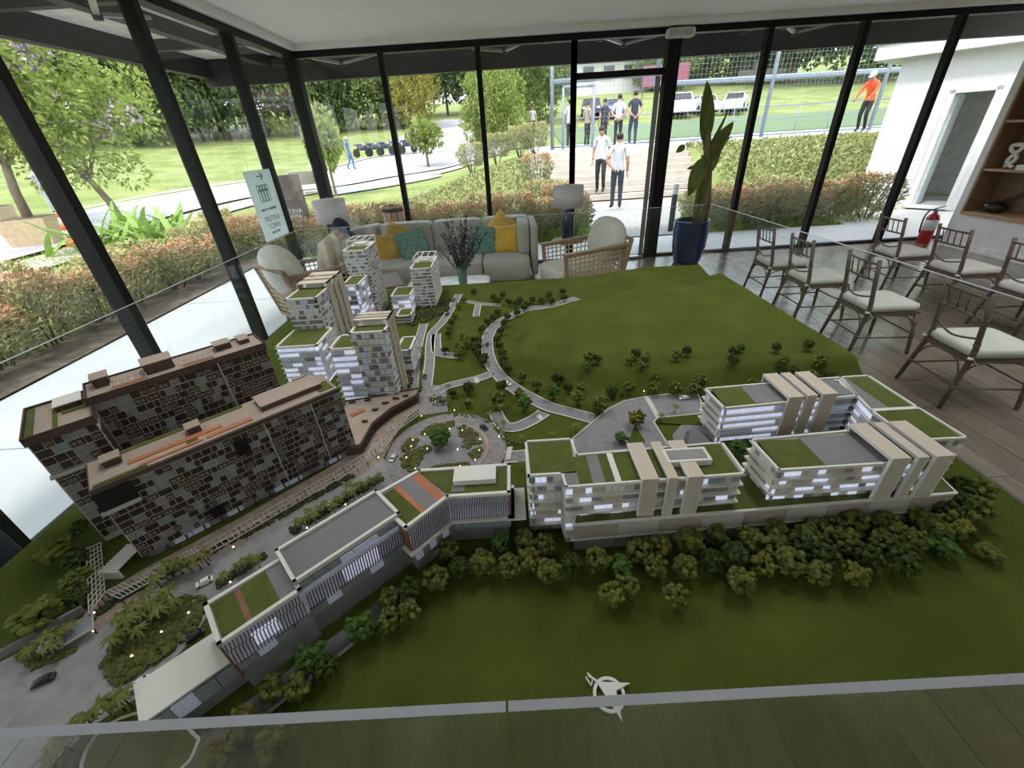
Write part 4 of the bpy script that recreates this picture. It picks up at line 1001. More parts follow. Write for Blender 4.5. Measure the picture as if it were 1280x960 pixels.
lamp('table lamp with white drum shade in the left glass corner', (-2.46,6.35,.46), .965, 1.255, .225, M('lamp_black', (.015,.015,.016), .4))
for (x, y, lab) in [(.95,6.62,'small round side table under the right lamp'), (-2.46,6.35,'small round side table under the corner lamp')]:
    s_ = thing('side_table', lab, 'table', (x,y,0))
    MB().lathe([(0,.43),(.24,.43),(.24,.458),(0,.458)], 28).build('tabletop', walnut, s_); MB().tube([(0,0,.02),(0,0,.43)], .03, 10).build('leg', walnut, s_); MB().lathe([(0,0),(.18,0),(.18,.02),(0,.025)], 24).build('base', walnut, s_)
wp = thing('wooden_post_bin', 'wooden slatted bin standing outside behind the corner lamp', 'bin', (-2.05,8.2,-.03))
for k in range(10):
    a = 2*pi*k/10; MB().box(-.045,.045,-.012,.012,.02,.95).build('slat', teak, wp, (cos(a)*.17, sin(a)*.17, 0)).rotation_euler = (0,0,a+pi/2)
for z in (.1,.85): MB().lathe([(.185,z),(.19,z),(.19,z+.06),(.185,z+.06)], 20).build('band', cbm, wp)

# blue planter with a banana-like plant
pp = thing('potted_plant', 'tall dark blue glazed planter with a broad leaved banana-like plant', 'plant', (2.84,6.60,0))
MB().lathe([(0,0),(.17,0),(.2,.03),(.245,.25),(.255,.5),(.25,.61),(.262,.63),(.25,.64),(.235,.62),(.235,.56),(0,.56)], 36).build('pot', M('pot_blue_glaze', (0.008,0.022,0.085), .14, var=.35, scale=3), pp)
MB().lathe([(0,.565),(.234,.565),(.2,.58),(0,.59)], 24).build('soil', M('mulch', (.09,.065,.05)), pp)
stm_ = MB()
stm_.tube([(.14,0,.56),(.15,0,.9),(.11,0,1.25),(.05,0,1.6),(.02,0,1.8)], [.085,.075,.065,.05,.035], 10); stm_.tube([(.06,.04,.56),(.04,.03,1.0),(.02,.02,1.5)], [.045,.04,.03], 10)
stm_.build('stems', M('plant_stem', (0.13,0.085,0.05), .8, col2=(0.20,0.22,0.07), scale=5, stretch=(3,3,.6)), pp)
pleaf = M('broad_leaf', (0.055,0.085,0.015), .5, col2=(0.14,0.17,0.03), scale=4, stretch=(6,6,1), trans=.3)
def broad_leaf(base, tip, w, bend, nrm):
    B = Vector(base); T = Vector(tip); d = T-B; n_ = Vector(nrm).normalized(); w_ = d.cross(n_).normalized(); mb = MB(); vs = []; K = 14
    for k in range(K+1):
        t = k/K; c = B+d*t+n_*(bend*sin(pi*t)); ww = w*(sin(pi*min(1,max(0,(t-.12)/.88))**.75))**.7*.5 if t > .12 else .008
        if t >= .999: ww = .002
        for q in (-1,-.5,0,.5,1): vs.append(c+w_*ww*q+n_*abs(q)*ww*.35)
    mb.add(vs, [(k*5+j,k*5+j+1,(k+1)*5+j+1,(k+1)*5+j) for k in range(K) for j in range(4)], 0, True)
    return mb
for (b, t, w, bd, nr) in [((.0,0,1.55),(-.08,.05,2.36),.20,.03,(0,-1,.1)), ((.05,0,1.35),(.36,.02,1.88),.20,.04,(-.6,-.8,.2)), ((.1,0,1.45),(.42,.1,1.70),.10,.03,(-.5,-.3,.8)), ((.02,0,1.5),(.30,.1,2.02),.05,.03,(0,-1,0)),
                         ((.03,-.02,1.52),(-.15,-.08,.98),.22,.07,(-.3,-1,.25)), ((.06,0,1.3),(.0,-.05,.86),.12,.06,(.2,-1,.2)), ((.02,0,1.55),(-.28,.05,1.62),.05,.09,(0,0,1)), ((-.25,.05,1.63),(-.37,.05,1.55),.09,.02,(0,-1,.3)), ((.1,0,1.2),(.22,-.02,1.62),.12,.03,(-.3,-1,.1)), ((0,0,1.3),(-.2,0,1.33),.09,.03,(0,-.6,.8))]:
    broad_leaf(b, t, w, bd, nr).build('leaf', pleaf, pp)

# fire extinguisher
fe = thing('fire_extinguisher', 'red fire extinguisher with white label on the floor by the right wall', 'fire extinguisher', (6.86,6.90,0))
rd = M('extinguisher_red', (0.42,0.012,0.018), .3)
MB().lathe([(0,0),(.085,0),(.09,.015),(.09,.36),(.07,.42),(.03,.45),(.03,.47),(0,.47)], 24).build('cylinder', rd, fe)
MB().lathe([(.0915,.2),(.0915,.36)], 24).build('label_band', M('label_white', (.72,.72,.70), .5), fe)
MB().box(-.02,.02,-.02,.02,.47,.51).bar((-.03,0,.52),(.12,0,.55),.03,.012).bar((-.02,0,.50),(.10,0,.495),.025,.012).build('valve', grey_metal, fe)
MB().tube(spline([(-.02,0,.5),(-.10,0,.50),(-.15,0,.40),(-.14,0,.22),(-.12,0,.16)],5), .011, 8).build('hose', M('rubber_black', (.01,.01,.01), .6), fe)

# ------------------------------------------------------------------ ladder-back banquet chairs
cw = M('chair_bronze', (0.105,0.072,0.058), .42, var=.15, scale=20); cush = M('chair_cushion', (0.58,0.57,0.545), .9, var=.05, scale=12, bump=.25, bscale=40)
def banquet_chair():
    c = thing('banquet_chair', 'x', 'chair', (0,0,0), 0, 'banquet chairs in rows')       # faces +x, seat height .4
    S = .40; hw = .18
    def ringed(pts, rs):
        mb = MB(); mb.tube(pts, rs, 10)
        for t in (.12,.3,.55,.8):
            i = min(len(pts)-2, int(t*(len(pts)-1))); f = t*(len(pts)-1)-i; p = Vector(pts[i]).lerp(Vector(pts[i+1]), f); d = (Vector(pts[i+1])-Vector(pts[i])).normalized()
            r = rs[i]*(1-f)+rs[i+1]*f; mb.tube([p-d*.006, p+d*.006], r*1.18, 10)
        return mb
    for s in (-1,1):
        ringed([(-.245,s*(hw+.035),0),(-.19,s*(hw+.008),S-.03),(-.185,s*hw,S+.05),(-.215,s*(hw-.002),.62),(-.255,s*(hw+.002),.835)], [.0135,.0175,.0175,.0165,.0165]).build('back_post', cw, c)
        ringed([(.245,s*(hw+.055),0),(.205,s*(hw+.025),S-.03)], [.0135,.018]).build('front_leg', cw, c)
        MB().tube([(-.222,s*(hw+.024),.16),(.228,s*(hw+.042),.16)], .0075, 8).build('stretcher', cw, c)
        MB().tube(spline([(-.21,s*(hw+.018),.24),(-.16,s*(hw+.018),.335),(0,s*(hw+.02),.365),(.15,s*(hw+.025),.335),(.215,s*(hw+.035),.24)],5), .006, 6).build('brace', cw, c)
    for x, w in ((-.228,hw+.026),(.230,hw+.044)): MB().tube([(x,-w,.19),(x,w,.19)], .0075, 8).build('stretcher', cw, c)
    MB().tube(spline([(-.21,-hw-.02,.22),(-.203,-hw*.7,.335),(-.2,0,.365),(-.203,hw*.7,.335),(-.21,hw+.02,.22)],5), .006, 6).build('brace', cw, c)
    MB().prism([(-.2,-hw-.01),(.22,-hw-.035),(.22,hw+.035),(-.2,hw+.01)], S-.045, S-.01).build('seat_frame', cw, c)
    for z, x in ((.80,-.25),(.665,-.224)): MB().tube(spline([(x,-hw,z),(x-.012,0,z),(x,hw,z)],5), .0095, 8).build('back_rail', cw, c)
    MB().tube(spline([(-.19,-hw,.53),(-.212,0,.49),(-.19,hw,.53)],5), .0075, 8).build('back_rail', cw, c)
    for k in range(4):
        y = -hw+.36*(k+1)/5; MB().tube([(-.235,y,.665),(-.262,y,.80)], .006, 6).build('spindle', cw, c)
    MB().sup((.015,0,S+.022), (.215,hw+.025,.034), .28, .22, 32, 8).build('seat_cushion', cush, c)
    tie = MB()
    for s in (-1,1): tie.bar((-.17,s*(hw-.01),S+.01),(-.215,s*(hw+.025),S-.01),.025,.01); tie.bar((-.2,s*(hw+.03),S),(-.16,s*(hw+.05),S-.05),.02,.004)
    tie.build('cushion_ties', cush, c)
    return c
ch0 = banquet_chair()
cl = [(3.25,4.93,-3,'banquet chair at the far end of the near row, closest to the glass'), (3.25,4.27,-2,'second banquet chair from the glass in the near row'), (3.28,3.48,-4,'third banquet chair from the glass in the near row'), (3.32,2.60,-6,'nearest banquet chair in the near row, largest in view'),
      (4.76,5.0,-3,'banquet chair at the far end of the second row, in front of the fire extinguisher'), (4.80,4.28,-3,'middle banquet chair of the second row'), (4.80,3.55,-2,'banquet chair of the second row at the right edge of view'), (4.80,2.85,-2,'nearest banquet chair of the second row')]
for i, (x, y, a, lab) in enumerate(cl):
    if i == 0: ch0.location = (x,y,0); ch0.rotation_euler = (0,0,RD(a)); ch0['label'] = lab
    else: dup(ch0, (x,y,0), RD(a), lab)

# ================================================================== THE MODEL TABLE
TZ, ZU = 0.75, 0.81
TX0, TX1, TY0, TY1 = -1.60, 1.61, 0.235, 3.46
tb = thing('display_table', 'large square display table carrying the architectural model', 'table', (0,1.85,0))
tbm = M('table_brown', (0.09,0.06,0.045), .5, var=.15, scale=3)
MB().box(TX0-.03,TX1+.03,TY0-1.85-.03,TY1-1.85+.03,.10,.70).build('cabinet', tbm, tb)
MB().box(TX0+.1,TX1-.1,TY0-1.85+.1,TY1-1.85-.1,0,.10).build('plinth', M('plinth_black', (.02,.02,.02), .6), tb)
MB().box(TX0-.05,TX1+.05,TY0-1.85-.05,TY1-1.85+.05,.70,.725).build('tabletop', tbm, tb)
# glass guard round the table
gg = thing('glass_guard', 'low clear glass guard standing round the model table', 'glass guard', (0,1.85,.725))
gpan = glass_mat('guard_glass', (0.93,0.965,0.955), 1.5, 0.0, 1.0); gedge = M('glass_edge', (0.34,0.36,0.40), .3, var=.03)
GT = 1.32-.725
def gpane(x0,x1,y0,y1):
    p = MB().box(x0,x1,y0-1.85,y1-1.85,0,GT-.001).build('pane', gpan, gg)
    MB().box(x0,x1,y0-1.85,y1-1.85,GT-.001,GT).build('edge', gedge, p)
gpane(-1.645,-.031,.203,.213); gpane(-.028,1.625,.203,.213); gpane(-1.645,1.57,3.47,3.48); gpane(-1.655,-1.645,.203,1.84); gpane(-1.655,-1.645,1.843,3.48); gpane(1.625,1.635,.203,1.84); gpane(1.625,1.635,1.843,3.48)

# ------------------------------------------------------------------ landscape of the model
mgrass = M('model_flock', (0.058,0.078,0.012), .95, col2=(0.085,0.108,0.019), scale=5, bump=.5, bscale=260, spec=.1)
O43 = Vector((-1.12,.84,0)); U43 = Vector((cos(RD(43)), sin(RD(43)), 0)); V43 = Vector((-sin(RD(43)), cos(RD(43)), 0))
def w43(s, t): p = O43+U43*s+V43*t; return (p.x, p.y)
SLX = [-1.7, -1.108, -.41, -.326, -.2, -.03, .1, .2, 1.30, 1.345, 1.62]
SLY = [-.38, .168, .815, .895, .94, .95, .96, .93, .95, 1.38, 1.46]
MP = [(-.08,1.92),(.02,2.3),(.28,2.66),(.68,2.86),(1.0,3.02),(1.75,3.25),(1.75,1.60),(1.2,1.58),(.8,1.54),(.42,1.60),(.15,1.72)]
def zmod(x, y):
    z = TZ+(ZU-TZ)*ss(-.012,.028,(y-interp(x,SLX,SLY))*.75)
    if x > -.12 and y > 1.5:
        if inside(x, y, MP):
            d = seg_dist(x, y, MP); z += .075*ss(0,.13,d) + .018*ss(.2,.8,d)
        elif x > .5 and y > 2.8: z += .045*ss(0,.3,seg_dist(x,y,MP))*ss(.5,1.2,x)
        z += .004*noise.noise(Vector((x*5,y*5,0)))*ss(1.7,2.1,y)
    return z
md = thing('landscape_model', 'green landscaped base of the architectural model with roads and hill', 'scale model', (0,1.85,.725))
tm = MB(); NX, NY = 250, 252
vs = [(TX0+(TX1-TX0)*i/NX, TY0+(TY1-TY0)*j/NY-1.85) for j in range(NY+1) for i in range(NX+1)]
zs = [zmod(x, y+1.85)-.725 for x, y in vs]
tm.add([(x,y,z) for (x,y),z in zip(vs,zs)], [(j*(NX+1)+i, j*(NX+1)+i+1, (j+1)*(NX+1)+i+1, (j+1)*(NX+1)+i) for j in range(NY) for i in range(NX)], 0, True)
Wd = NX+1
for idx in ([j*Wd for j in range(NY+1)], [j*Wd+NX for j in range(NY+1)], list(range(Wd)), [NY*Wd+i for i in range(Wd)]):
    e = [(vs[i][0],vs[i][1],zs[i]) for i in idx]; n = len(e)
    tm.add(e+[(x,y,0) for x,y,z in e], [(i,i+1,n+i+1,n+i) for i in range(n-1)])
tm.build('terrain', mgrass, md)
mroad = M('model_road', (0.20,0.20,0.215), .85, var=.1, scale=40, bump=.15, bscale=500); mkerb = M('model_kerb', (0.50,0.48,0.44), .8, var=.05)
mpave = M('model_paving', (0.21,0.20,0.205), .85, var=.18, scale=60, bump=.2, bscale=400); mpave2 = M('model_promenade', (0.30,0.235,0.19), .85, var=.2, scale=50)
mstreet = M('model_street', (0.255,0.25,0.255), .85, var=.12, scale=30, bump=.2, bscale=400)
def P2(pts, z=ZU): return [at(px, py, z) for px, py in pts]
def ribbon(pts, w, k=6):
    C = spline(pts, k); L = []; R = []
    for i, p in enumerate(C):
        d = (C[min(i+1,len(C)-1)]-C[max(i-1,0)]); d.z = 0; d.normalize(); n = Vector((-d.y,d.x,0)); L.append(p+n*w/2); R.append(p-n*w/2)
    return L, R
def road_px(pts, w, name='road', lift=.0022, mat=None, kerb=True):
    C = P2(pts)
    L, R = ribbon(C, w); n = len(L); off = Vector((0,1.85,.725))
    def band(L, R, dz):
        mb = MB(); vs = []
        for a, b in zip(L, R): vs += [(a.x,a.y-1.85,max(ZU,zmod(a.x,a.y))-.725+dz), (b.x,b.y-1.85,max(ZU,zmod(b.x,b.y))-.725+dz)]
        mb.add(vs, [(2*i,2*i+1,2*i+3,2*i+2) for i in range(len(L)-1)]); return mb
    if kerb:
        L2, R2 = ribbon(C, w+.014); kb = band(L2, L, lift+.0016); 
        b2 = band(R, R2, lift+.0016); kb.add(b2.v, b2.f); kb.build('kerb', mkerb, md)
    band(L, R, lift).build(name, mat or mroad, md)
def plate_px(pts, name, mat, z=ZU, h=.003, kerb=False):
    Q = [(p.x, p.y-1.85) for p in P2(pts, z)]
    MB().prism(Q, z-.725-.004, z-.725+h).build(name, mat, md)
    if kerb:
        kb = MB(); n = len(Q)
        for i in range(n): kb.bar((*Q[i], z-.725+h), (*Q[(i+1)%n], z-.725+h), .006, .004)
        kb.build('kerb', mkerb, md)
# main street and arrival court at the lower left
plate_px([(-80,860),(0,828),(110,770),(150,742),(215,712),(300,665),(380,620),(440,580),(470,560),(500,600),(440,640),(360,690),(285,735),(262,765),(240,800),(175,870),(120,905),(60,960),(20,1010),(-150,1010)], 'street', mstreet, h=.0015)
plate_px([(105,770),(128,744),(176,714),(300,648),(420,580),(445,563),(466,545),(480,528),(500,505),(522,490),(540,500),(512,520),(492,548),(480,572),(455,590),(380,632),(300,680),(210,725),(150,768),(120,790)], 'promenade', mpave2, h=.0025)
# roundabout and avenue
rc = at(556,562,ZU); rl = at(482,574,ZU); rr_ = at(633,561,ZU); rtop = at(560,518,ZU)
RX = (rr_.x-rl.x)/2; RY = rtop.y-rc.y; rcx = (rr_.x+rl.x)/2
def ellipse(cx, cy, a, b, n=40): return [(cx+a*cos(2*pi*i/n), cy+b*sin(2*pi*i/n)) for i in range(n)]
MB().prism([(x,y-1.85) for x,y in ellipse(rcx,rc.y,RX,RY)], ZU-.73, ZU-.725+.0035).build('roundabout_road', mpave, md)
isl = ellipse(rcx+.01, rc.y-.002, RX*.66, RY*.68)
MB().prism([(x,y-1.85) for x,y in isl], ZU-.73, ZU-.725+.006).build('island_kerb', M('kerb_tan', (0.36,0.27,0.21), .8), md)
MB().prism([(rcx+.01+(x-rcx-.01)*.94,rc.y-.002+(y-rc.y+.002)*.94-1.85) for x,y in isl], ZU-.73, ZU-.725+.0075).build('island_paving', mroad, md)
plate_px([(525,520),(560,515),(558,490),(548,482),(530,482),(522,500)], 'crossing_court', mpave, h=.003)
road_px([(533,484),(537,455),(538,430),(541,416),(552,404),(562,390),(574,368)], .045)
road_px([(516,486),(519,460),(523,430),(530,405)], .045)
MB().prism([(p.x,p.y-1.85) for p in P2([(523,490),(527,490),(531,436),(527,434)])], ZU-.73, ZU-.725+.007).build('median_grass', mgrass, md)
road_px([(545,418),(545,430),(549,442),(575,446)], .05)
road_px([(546,490),(560,483),(580,478),(600,473),(616,467)], .045)
road_px([(722,373),(708,377),(688,383),(660,387),(640,395),(622,405),(611,419),(609,436),(614,455),(626,472),(643,486),(664,498),(686,509),(712,516),(742,524)], .058)
road_px([(582,377),(600,380),(626,382)], .035); road_px([(598,381),(595,396)], .035)
road_px([(680,516),(672,522),(655,531),(640,535),(628,531),(619,516)], .05)
road_px([(630,572),(650,571),(664,569)], .055, mat=mpave)
plate_px([(716,549),(742,527),(760,512),(780,502),(805,497),(870,489),(877,505),(875,518),(822,523),(817,528),(838,562),(850,585),(720,585)], 'plaza', mroad, h=.003, kerb=True)
plate_px([(840,545),(860,522),(885,535),(900,560),(870,570),(845,565)], 'forecourt', mroad, h=.004)
plate_px([(783,560),(793,533),(806,552),(800,566)], 'plaza_lawn', mgrass, h=.006); plate_px([(823,530),(822,524),(875,519),(880,533)], 'plaza_lawn', mgrass, h=.006)
plate_px([(875,487),(893,473),(905,480),(1048,462),(1063,476),(1040,500),(890,500)], 'rear_lane', mroad, h=.002)
# lane below the shops
lane = MB(); L, R = [], []
a0 = Vector((*w43(-.45,-.62),0)); a1 = Vector((*w43(.50,-.60),0))
lane.prism([(w43(-.3,-.575)[0],w43(-.3,-.575)[1]-1.85),(w43(-.3,-.64)[0],w43(-.3,-.64)[1]-1.85),(w43(.50,-.635)[0],w43(.50,-.635)[1]-1.85),(w43(.50,-.585)[0],w43(.50,-.585)[1]-1.85)], TZ-.73, TZ-.725+.003)
lane.build('service_lane', mroad, md)
kb = MB(); q0 = w43(-.3,-.642); q1 = w43(.5,-.637); kb.bar((q0[0],q0[1]-1.85,TZ-.721),(q1[0],q1[1]-1.85,TZ-.721),.006,.006); kb.build('kerb', mkerb, md)
kb = MB(); A = P2([(0,824),(40,803),(75,782),(108,764)]); 
for i in range(3): kb.bar((A[i].x,A[i].y-1.85,ZU-.715),(A[i+1].x,A[i+1].y-1.85,ZU-.715),.008,.03)
kb.build('retaining_wall', M('retaining_grey', (0.2,0.2,0.19), .8), md)
plate_px([(102,975),(104,955),(110,938),(120,922),(136,908),(152,899),(170,893),(195,893),(230,905),(250,925),(240,950),(205,985)], 'corner_lawn', mgrass, h=.004, kerb=True)
# zebra-like pale bands
for q in ([(805,497),(811,497),(826,523),(820,524)], [(592,474),(597,472),(600,478),(595,480)], [(670,521),(675,519),(680,524),(675,527)], [(634,560),(641,559),(638,575),(632,576)], [(540,497),(545,496),(545,507),(541,507)]):
    plate_px(q, 'crossing_band', mkerb, h=.005)

# ------------------------------------------------------------------ planting of the model
mtr = [M('flock_dark', (0.028,0.044,0.012), .95, col2=(0.070,0.095,0.026), island=.8, spec=.1), M('flock_mid', (0.055,0.08,0.016), .95, col2=(0.14,0.165,0.04), island=.8, spec=.1), M('flock_yellow', (0.085,0.095,0.015), .95, col2=(0.18,0.18,0.04), island=.8, spec=.1), M('flock_bright', (0.04,0.09,0.018), .95, col2=(0.085,0.16,0.04), island=.8, spec=.1)]
mtrunk = M('model_trunk', (0.10,0.075,0.05), .9)
TP = {}
def mini_tree(px, py, d, kind, label, group, zg=None, hfac=1.15):
    """d: crown diameter (m); pixel is the crown centre"""
    z0 = zg if zg is not None else ZU
    if group in ('service lane model trees','left lawn model trees'): d *= 1.3
    elif 'grove' not in group and 'lawn row' not in group: d *= 1.22
    h = d*hfac; p = at(px, py, z0+h*.58)
    if zg is None: z0 = zmod(p.x, p.y); p = at(px, py, z0+h*.58); z0 = zmod(p.x, p.y)
    var = int(px*7+py*3) % 2; key = (kind, var)
    if key not in TP:
        rnd = random.Random(kind*10+var)
        t = thing('model_tree', label, 'model tree', (p.x,p.y,z0), 0, group)
        mb = MB()
        for i in range(85):
            v = Vector((rnd.gauss(0,1), rnd.gauss(0,1), rnd.gauss(0,1))).normalized()*rnd.uniform(.55,1)
            if v.z < -.75: v.z = -.5
            mb.blob((v.x*.44, v.y*.44, .60+v.z*.36), rnd.uniform(.07,.13), rnd)
        mb.build('crown', mtr[kind], t)
        tk = MB(); tk.tube([(0,0,-.04),(.01,0,.25),(0,.01,.55)], [.045,.035,.02], 6)
        for a in range(4): tk.tube([(0,0,.25),(.2*cos(a*1.6),.2*sin(a*1.6),.5)], [.025,.012], 5)
        tk.build('trunk', mtrunk, t); TP[key] = t; t.scale = (d,d,h); return t
    return dup(TP[key], (p.x,p.y,z0), (px*13+py*7) % 6.28, label, group, (d,d,h))
R_ = random.Random(77)
def nth(n):
    return '%d%s' % (n, 'th' if 10 < n % 100 < 14 else {1:'st',2:'nd',3:'rd'}.get(n % 10, 'th'))
front = [(546,723),(561,686),(575,710),(605,703),(625,679),(637,708),(657,675),(662,699),(682,681),(688,714),(716,705),(747,699),(776,708),(796,688),(819,708),(823,683),(857,708),(861,677),(890,701),(896,668),(918,692),(927,725),(936,673),(765,743),(785,732),(844,745)]
for i, (x, y) in enumerate(front):
    lab = 'rounded model tree, %s from the left in the lawn row below the white office block' % nth(sorted(front).index((x,y))+1)
    if (x,y) in ((765,743),): lab = 'model tree standing out front of the lawn row, left of centre'
    if (x,y) == (844,745): lab = 'model tree standing alone furthest out on the lawn'
    if (x,y) == (546,723): lab = 'model tree at the left end of the lawn row by the brown shop block'
    mini_tree(x, y, R_.uniform(.068,.080), [1,1,0,1,3,1,1,2][i % 8], lab, 'lawn row of model trees', TZ)
right = [(868,676),(917,693),(939,675),(970,666),(953,706),(968,686),(1001,683),(988,702),(1021,663),(1031,693),(1022,716),(1057,676),(1070,717),(1067,653),(1086,694),(1101,676),(1106,653),(1129,702),(1141,676),(1152,648),(1191,657),(1208,650),(1201,612),(1227,612),(1221,634),(1186,640),(1010,672),(1045,660),(1120,668),(1170,662),(1205,630)]
for i, (x, y) in enumerate(right):
    mini_tree(x, y, R_.uniform(.070,.088), [1,0,1,1,2,1,0,1][i % 8], 'model tree in the dense grove below the right office block', 'right grove of model trees', TZ)
mini_tree(1181,683,.085,3,'broad blue green model tree with a visible trunk at the right end of the grove', 'right grove of model trees', TZ, .8)
mini_tree(1237,691,.065,1,'lone low model tree at the far right of the lawn', 'right grove of model trees', TZ, .7)
for i, (x, y, d) in enumerate([(485,749,.05),(511,738,.055),(511,764,.05),(485,775,.05),(450,784,.062),(389,821,.06),(406,834,.052),(340,860,.05),(372,858,.05),(300,905,.055),(322,912,.05),(345,925,.06),(270,945,.055)]):
    mini_tree(x, y, d, [1,0,1,1,3,3,0,1,1,2,0,1,2][i], 'model tree on the lawn strip beside the service lane' if x > 380 else 'model tree by the lane in the near left corner, behind the glass', 'service lane model trees', TZ)
for x, y in [(580,374),(573,382),(568,394),(564,403),(562,410),(560,417),(556,437)]:
    mini_tree(x, y, .038, 0 if y % 2 else 2, 'small model tree on the strip right of the white towers', 'tower strip model trees', ZU)
for x, y in [(574,434),(580,422),(583,428),(572,441)]: mini_tree(x, y, .05, 2, 'yellowish model tree in the clump left of the curved road', 'yellow clump of model trees', ZU)
for i, (x, y) in enumerate([(622,390),(616,397),(609,402),(602,411),(590,425),(598,425),(598,432),(598,442),(603,451),(594,436),(606,446)]): mini_tree(x, y, .042, 0, 'small dark model tree on the left side of the curved road', 'trees left of the curved road', ZU)
for i, (x, y) in enumerate([(646,390),(634,395),(630,403),(626,413),(621,424),(624,432),(628,441),(629,448),(631,456),(635,461)]): mini_tree(x, y, .042, 0, 'small dark model tree on the right side of the curved road', 'trees right of the curved road', ZU)
for i, (x, y) in enumerate([(617,371),(622,375),(636,377),(645,379),(650,375),(659,380),(666,374),(677,376),(686,369),(690,376),(703,364),(705,372),(592,364),(628,368),(655,384)]): mini_tree(x, y, .044, 0, 'small dark model tree along the top of the curved road', 'trees along the top road', ZU)
for i, (x, y, d) in enumerate([(652,470,.045),(671,479,.05),(697,472,.055),(692,489,.055),(710,484,.042),(726,484,.042),(722,496,.055),(751,503,.06),(745,509,.04),(736,446,.05),(747,448,.036),(733,454,.036),(795,441,.045),(807,447,.05),(788,448,.04),(820,461,.042),(802,456,.036),(846,443,.042),(859,437,.042),(767,478,.045),(765,489,.045),(786,484,.05),(818,483,.048),(845,480,.052),(870,476,.05),(878,461,.055),(918,439,.05),(926,433,.036),(917,448,.046)]):
    mini_tree(x, y, d, [1,1,0,3,0,1,2,1][i % 8], 'loose model tree scattered on the foot of the green hill', 'model trees on the hill foot')
for i, (x, y, d) in enumerate([(971,433,.04),(980,445,.05),(1010,430,.045),(1031,442,.06),(974,460,.05),(944,466,.045),(1045,457,.045),(1010,457,.05),(995,450,.05),(1022,452,.05),(1063,477,.03)]):
    mini_tree(x, y, d, i % 2, 'model tree in the cluster at the right end of the hill', 'model trees at the hill end')
for i, (x, y, d, k) in enumerate([(622,498,.06,1),(655,503,.062,3),(627,482,.05,0),(649,491,.04,2),(586,484,.05,0),(566,491,.035,0),(585,503,.03,0)]):
    mini_tree(x, y, d, k, ['olive model tree in the middle of the small park','bright green model tree at the right side of the small park','dark model tree at the kerb of the small park','little yellow model tree in the small park','dark model tree at the upper edge of the small park','dark small model tree near the street corner of the park','tiny model tree on the park lawn'][i], 'park model trees', ZU)
mini_tree(551,546,.075,3,'large bright green model tree in the centre of the roundabout','roundabout tree',ZU,1.0)
mini_tree(796,522,.062,2,'yellow green model tree on the plaza triangle','plaza model trees',ZU,1.0)
mini_tree(777,547,.05,3,'low green model tree behind the white office roof','plaza model trees',ZU,.8)
mini_tree(922,560,.058,3,'bright green model tree between the two right office blocks','plaza model trees',ZU,1.0)
for i, (x, y, d) in enumerate([(69,689,.075),(97,660,.05),(96,698,.06),(95,724,.06),(97,747,.055),(45,769,.085)]):
    mini_tree(x, y, d, [2,0,0,1,0,1][i], ['yellowish spreading model tree at the left table edge','dark model tree under the rear brown block','dark model tree beside the slatted walkway, upper','dark model tree beside the slatted walkway, middle','dark model tree beside the slatted walkway, lower','big round model tree alone on the left lawn'][i], 'left lawn model trees', ZU, .75)

# palms
pgm = M('palm_frond', (0.10,0.115,0.025), .85, col2=(0.20,0.21,0.06), island=.7, spec=.2)
PP = None
def palm(px, py, h, label, group, zg=ZU):
    global PP
    p = at(px, py, zg+h)
    if PP is None:
        t = thing('model_palm', label, 'model palm', (p.x,p.y,zg), 0, group); rnd = random.Random(2)
        MB().tube([(0,0,0),(.03,0,.5),(0,0,1.0)], [.045,.03,.03], 6).build('trunk', mtrunk, t)
        fb = MB()
        for i in range(13):
            a = 2*pi*i/13+rnd.uniform(-.2,.2); e = rnd.uniform(.1,.9); L = rnd.uniform(.42,.55); pts = []
            for k in range(6):
                q = k/5; pts.append(Vector((cos(a)*L*q, sin(a)*L*q, 1.0+L*q*sin(e)-q*q*L*.9)))
            vs = []
            for k, c in enumerate(pts):
                w = .085*(1-.75*(k/5)**2); n_ = Vector((-sin(a),cos(a),0)); vs += [c-n_*w-Vector((0,0,w*.6)), c, c+n_*w-Vector((0,0,w*.6))]
            fb.add(vs, [f for k in range(5) for f in ((3*k,3*k+1,3*k+4,3*k+3),(3*k+1,3*k+2,3*k+5,3*k+4))])
        fb.build('fronds', pgm, t); t.scale = (h,)*3; PP = t; return
    dup(PP, (p.x,p.y,zg), (px*3.7+py) % 6.28, label, group, h*R_.uniform(.9,1.1))
for x, y in [(371,650),(380,648),(391,644),(384,636),(398,634),(404,627),(415,631),(422,624),(431,615),(436,605),(440,615),(446,605),(453,603),(462,598),(472,594)]: palm(x, y, .042, 'model palm in the row behind the long grey shop roof', 'palms behind the shops')
for x, y in [(311,695),(319,699),(295,705),(279,719),(302,702)]: palm(x, y, .04, 'model palm behind the green roofed shop block', 'palms behind the near shops')
for x, y in [(193,724),(206,706),(218,703),(230,700),(242,697),(252,692),(187,754),(200,745),(216,749),(174,765),(159,775),(150,785),(139,796),(148,770),(165,758),(180,740),(208,735),(196,762),(170,785)]: palm(x, y, .055, 'model palm on the planted island in front of the brown blocks', 'palms on the planted island')
for x, y in [(30,812),(45,800),(58,795),(70,790),(82,783),(62,805)]: palm(x, y, .05, 'model palm on the small bed at the left entrance', 'palms at the left entrance')
for x, y in [(150,870),(125,880),(105,896),(85,908),(70,925),(62,945),(140,874)]: palm(x, y, .055, 'model palm along the curved kerb of the near left corner', 'palms of the near left corner')
for x, y in [(612,515),(560,481),(629,526),(652,546),(690,540),(720,530),(652,577),(827,517),(845,506),(557,497),(625,507),(585,500)]: palm(x, y, .042, 'single model palm on the lawns round the park and plaza', 'palms of park and plaza')

